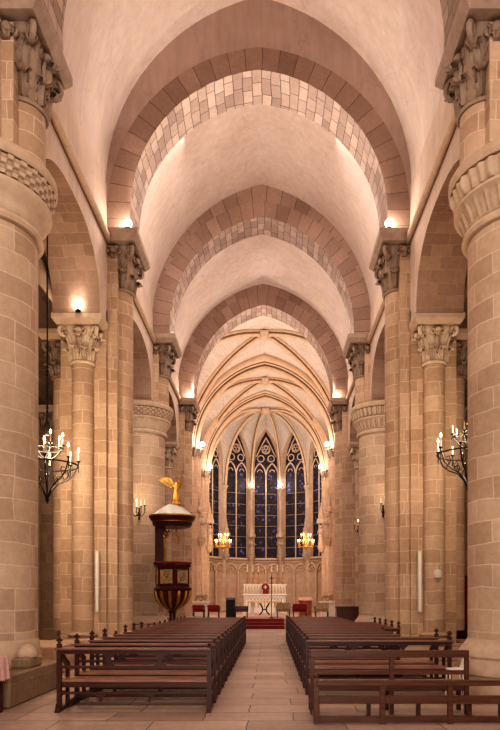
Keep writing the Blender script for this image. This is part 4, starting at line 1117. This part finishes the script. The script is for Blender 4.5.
m = MB(); m.box(.38, .42, 34.985, 35.015, 2.5, 2.8); m.box(.30, .50, 34.985, 35.015, 2.64, 2.68); obj('cross', m, 'iron', r)
r = thing('black_lectern', 'tall black lectern cabinet left of the altar', 'lectern', (-1.88, 36.5, .5))
m = MB(); m.box(-2.14, -1.64, 36.3, 36.75, .5, 1.5); m.add([(-2.16,36.28,1.5),(-1.62,36.28,1.5),(-1.62,36.78,1.62),(-2.16,36.78,1.62),(-2.16,36.78,1.5),(-1.62,36.78,1.5)], [(0,1,2,3),(0,3,4),(1,5,2),(2,5,4,3)]); obj('body', m, 'blackp', r)
r = thing('wooden_ambo', 'honey coloured octagonal wooden lectern right of the altar', 'lectern', (2.3, 36.5, .5))
m = MB(); m.lathe([(.42,.5),(.42,.6),(.38,.62),(.38,1.36),(.42,1.40),(.42,1.46)], 2.30, 36.5, 8, a0=PI/8, a1=2*PI+PI/8); obj('body', m, 'lectern', r, sharp=20)
m = MB(); m.add([(1.92,36.2,1.46),(2.68,36.2,1.46),(2.68,36.75,1.64),(1.92,36.75,1.64)], [(0,1,2,3)]); obj('book_rest', m, 'lectern', r)
def chair(x, y, z, rot, mat, frame, label, w=.55, h=1.0, cat='chair', name='armchair'):
    r = thing(name, label, cat, (x, y, z), 'chairs in the choir')
    def place(m): 
        c, s = cos(rot), sin(rot); m.v = [(x+a*c-b*s, y+a*s+b*c, z+q) for a, b, q in m.v]; return m
    m = MB(); m.box(-w/2, w/2, -.25, .25, .34, .46); obj('seat', place(m), mat, r, bevel=.02)
    m = MB(); m.box(-w/2, w/2, .20, .30, .46, h); obj('backrest', place(m), mat, r, bevel=.02)
    for a in (-1, 1):
        m = MB(); m.box(a*w/2-.03, a*w/2+.03, -.25, .25, .60, .66); m.box(a*w/2-.025, a*w/2+.025, -.25, -.2, .34, .6); obj('armrest', place(m), frame, r)
        for b in (-.24, .24):
            m = MB(); m.box(a*(w/2-.03)-.025, a*(w/2-.03)+.025, b-.025, b+.025, 0, .34); obj('leg', place(m), frame, r)
chair(1.95, 35.6, .5, PI, 'red', 'wood', 'red upholstered armchair in front of the wooden lectern', .75, .78)
chair(-2.75, 35.4, .5, PI, 'red', 'wood', 'red chair left of the black lectern', .62, .72)
chair(-3.55, 35.3, .5, PI, 'red', 'wood', 'leftmost red chair beside the left choir pier', .62, .72)
chair(-1.25, 35.6, .5, PI, 'redwood', 'wood', 'dark red wooden chair between the black lectern and the altar', .7, .66)
chair(1.05, 35.6, .5, PI, 'tapestry', 'wood', 'patterned chair left of the red armchair', .72, .85)
chair(3.15, 35.6, .5, PI, 'tapestry', 'wood', 'patterned chair right of the wooden lectern', .72, .85)
# side altars at the choir piers
for sx, nm in ((-1, 'left'), (1, 'right')):
    x = sx*3.75; r = thing('side_altar', 'small pale side table with flowers beside the %s choir pier' % nm, 'table', (x, 38.6, .5))
    m = MB(); m.box(x-.5, x+.5, 38.3, 38.8, 1.3, 1.4); obj('tabletop', m, 'white', r)
    m = MB(); m.box(x-.42, x+.42, 38.4, 38.75, .5, 1.3); obj('body', m, 'white', r)
    m = MB()
    rnd = random.Random(3)
    for k in range(26): m.sphere((x+rnd.uniform(-.34,.34), 38.55+rnd.uniform(-.15,.15), 1.5+rnd.uniform(-.02,.25)), .06, 6, 5)
    m.lathe([(.08,1.4),(.12,1.5)], x, 38.55, 12)
    solo('flower_arrangement', m, 'tapestry', 'low flower arrangement on the %s side table' % nm, 'flowers', (x, 38.55, 1.4))
# low wooden panel in front of the right far pier
m = MB(); m.box(3.35, 4.35, 29.6, 29.75, 0, 1.15); m.box(3.3, 4.4, 29.55, 29.8, 1.15, 1.22)
for k in range(3): m.box(3.42+.31*k, 3.66+.31*k, 29.58, 29.61, .15, 1.05)
solo('wooden_screen', m, 'woodplain', 'low panelled wooden screen at the foot of the far right pier', 'screen', (3.85, 29.67, 0))
# ------------------------------------------------------------------ lamps
def lamp(x, y, z, label, power, col=(1,.91,.82), aim=(0,0,1), kind='POINT', size=.12, spot=130, big=True):
    r = thing('spot_lamp', label, 'lamp', (x, y, z), 'lamps on the pier capitals')
    m = MB(); m.box(x-.07, x+.07, y-.05, y+.05, z, z+.03); m.tube([(x, y, z+.02), (x, y, z+.08)], .015, 6); obj('foot', m, 'iron', r)
    m = MB(); m.lathe([(.05,z+.02),(.07,z+.03),(.07,z+.07),(.05,z+.08)], x, y, 14); obj('housing', m, 'iron', r)
    m = MB(); m.sphere((x, y, z+.17), (.11 if y < 35 else .15) if big else .06, 12, 8); obj('bulb', m, 'lamp', r)
    if power:
        l = bpy.data.lights.new('lamp_light', kind); l.energy = power; l.color = col; l.shadow_soft_size = size
        if kind == 'SPOT': l.spot_size = math.radians(spot); l.spot_blend = 1
        o = bpy.data.objects.new('lamp_light', l); C.objects.link(o); o.location = (x+aim[0]*.0, y, z+.42)
        o.rotation_euler = Vector(aim).to_track_quat('-Z', 'Y').to_euler()
        return o
for sx, nm in ((-1, 'left'), (1, 'right')):
    lamp(sx*3.42, 17.0, TOPZ[1], 'bright spot lamp on the front edge of the capital of the %s cruciform pier' % nm, 420, aim=(-sx*.8,-.55,.6), kind='SPOT', spot=150, size=.05)
    lamp(sx*3.36, 18.6, TOPZ[1], 'small spot lamp on the back edge of the capital of the %s cruciform pier' % nm, 330, aim=(-sx*.8,.5,.6), kind='SPOT', spot=150, size=.05, big=False)
    lamp(sx*3.42, 30.7, TOPZ[3], 'bright spot lamp on the %s capital before the ribbed vault' % nm, 160, aim=(-sx*.8,-.5,.6), kind='SPOT', spot=150, size=.05)
    lamp(sx*3.78, 39.45, GS, 'bright spot lamp on the first %s choir pier capital' % nm, 40, aim=(-sx*.8,-.4,.6), kind='SPOT', spot=150, size=.05)
    lamp(sx*3.95, 46.3, GS, 'bright spot lamp on the %s pier of the apse opening' % nm, 40, aim=(-sx*.8,-.4,.6), kind='SPOT', spot=150, size=.05)
lamp(-LC+.05, 16.45, 8.85, 'star bright lamp on the carved capital in the left arcade', 26)
for i in (3, 4):
    p = V[i]; inn = (Vector((0, AC, 0))-p).normalized(); c = p+inn*.40
    lamp(c.x, c.y, AZS, 'bright lamp at the foot of the rib %s of the central window' % ('left' if i == 3 else 'right'), 60)
def light(kind, loc, energy, col, size=1, sy=None, rot=(0,0,0), name='fill_light'):
    l = bpy.data.lights.new(name, kind); l.energy = energy; l.color = col
    if kind == 'AREA':
        l.shape = 'RECTANGLE'; l.size = size; l.size_y = sy or size
    else: l.shadow_soft_size = size
    o = bpy.data.objects.new(name, l); C.objects.link(o); o.location = loc; o.rotation_euler = rot; return o
WARM = (1, .89, .78); PINK = (1, .91, .83); AMBER = (1, .78, .54)
# added fill behind camera, and the lamps on the piers nearer than the frame
light('AREA', (0, -4.5, 4), 880, PINK, 6, 6, (math.radians(90), 0, 0), 'west_fill')
for sx in (-1, 1): light('POINT', (sx*3.1, 4.5, 9.5), 260, WARM, .5, name='near_pier_lamp')
# added fill lights tucked behind the arches and piers
light('AREA', (0, 19.4, 15.7), 260, PINK, 4.5, 1.2, (0, 0, 0)); light('AREA', (0, 26.2, 15.9), 110, PINK, 4.0, 1.2, (0, 0, 0))
for sx in (-1, 1):
    light('POINT', (sx*3.2, 25.5, 11.7), 60, PINK, .05, name='bay_fill')
    light('POINT', (sx*3.75, 32.8, 11.6), 400, PINK, .1, name='vault_fill')
    light('POINT', (sx*4.15, 41.2, 11.4), 200, WARM, .2, name='vault_fill')
    light('POINT', (sx*4.2, 48.4, 11.0), 260, PINK, .2, name='apse_fill')
    light('POINT', (sx*4.1, 41.2, 5.0), 160, PINK, .3, name='choir_fill')
# candle light
light('POINT', (-LC, 14.3, 4.9), 380, AMBER, .35, name='chandelier_glow')
light('POINT', (LC, 14.1, 5.1), 220, AMBER, .35, name='chandelier_glow')
for sx in (-1, 1): light('POINT', (sx*2.86, 44.6, 5.6), 60, AMBER, .3, name='chandelier_glow')
light('POINT', (-3.9, 21.0, 6.5), 90, WARM, .1, name='pulpit_fill'); light('POINT', (3.6, 21.0, 6.5), 90, WARM, .1, name='pier_fill')  # fill lights in mid-air, no fixture modelled
light('POINT', (-4.45, 22.9, 5.1), 25, AMBER, .1, name='sconce_glow'); light('POINT', (4.42, 22.9, 5.2), 14, AMBER, .1, name='sconce_glow')
for sx in (-1, 1):
    for y in (8, 21.5): light('POINT', (sx*7.0, y, 7.5), 14, WARM, .3, name='aisle_fill')  # dim fill for the aisles, unseen and without fixtures
wd = bpy.data.worlds.new('world'); bpy.context.scene.world = wd; wd.use_nodes = True
wd.node_tree.nodes['Background'].inputs[0].default_value = (1, .88, .78, 1); wd.node_tree.nodes['Background'].inputs[1].default_value = .3
# ------------------------------------------------------------------ camera
cam = bpy.data.cameras.new('camera'); co = bpy.data.objects.new('camera', cam); C.objects.link(co)
co.location = (CAMX, 0, 1.65); co.rotation_euler = (PI/2, 0, 0)
cam.sensor_fit = 'AUTO'; cam.sensor_width = 36; cam.lens = 650/730*36
cam.shift_x = -19.4/730; cam.shift_y = (597-365)/730; cam.clip_end = 200
sc = bpy.context.scene; sc.camera = co
sc.view_settings.view_transform = 'Standard'; sc.view_settings.look = 'Medium High Contrast'; sc.view_settings.exposure = .14
sc.cycles.use_denoising = True; sc.cycles.max_bounces = 8; sc.cycles.diffuse_bounces = 5; sc.cycles.sample_clamp_indirect = 1.5; sc.cycles.sample_clamp_direct = 12; sc.cycles.blur_glossy = 1.0
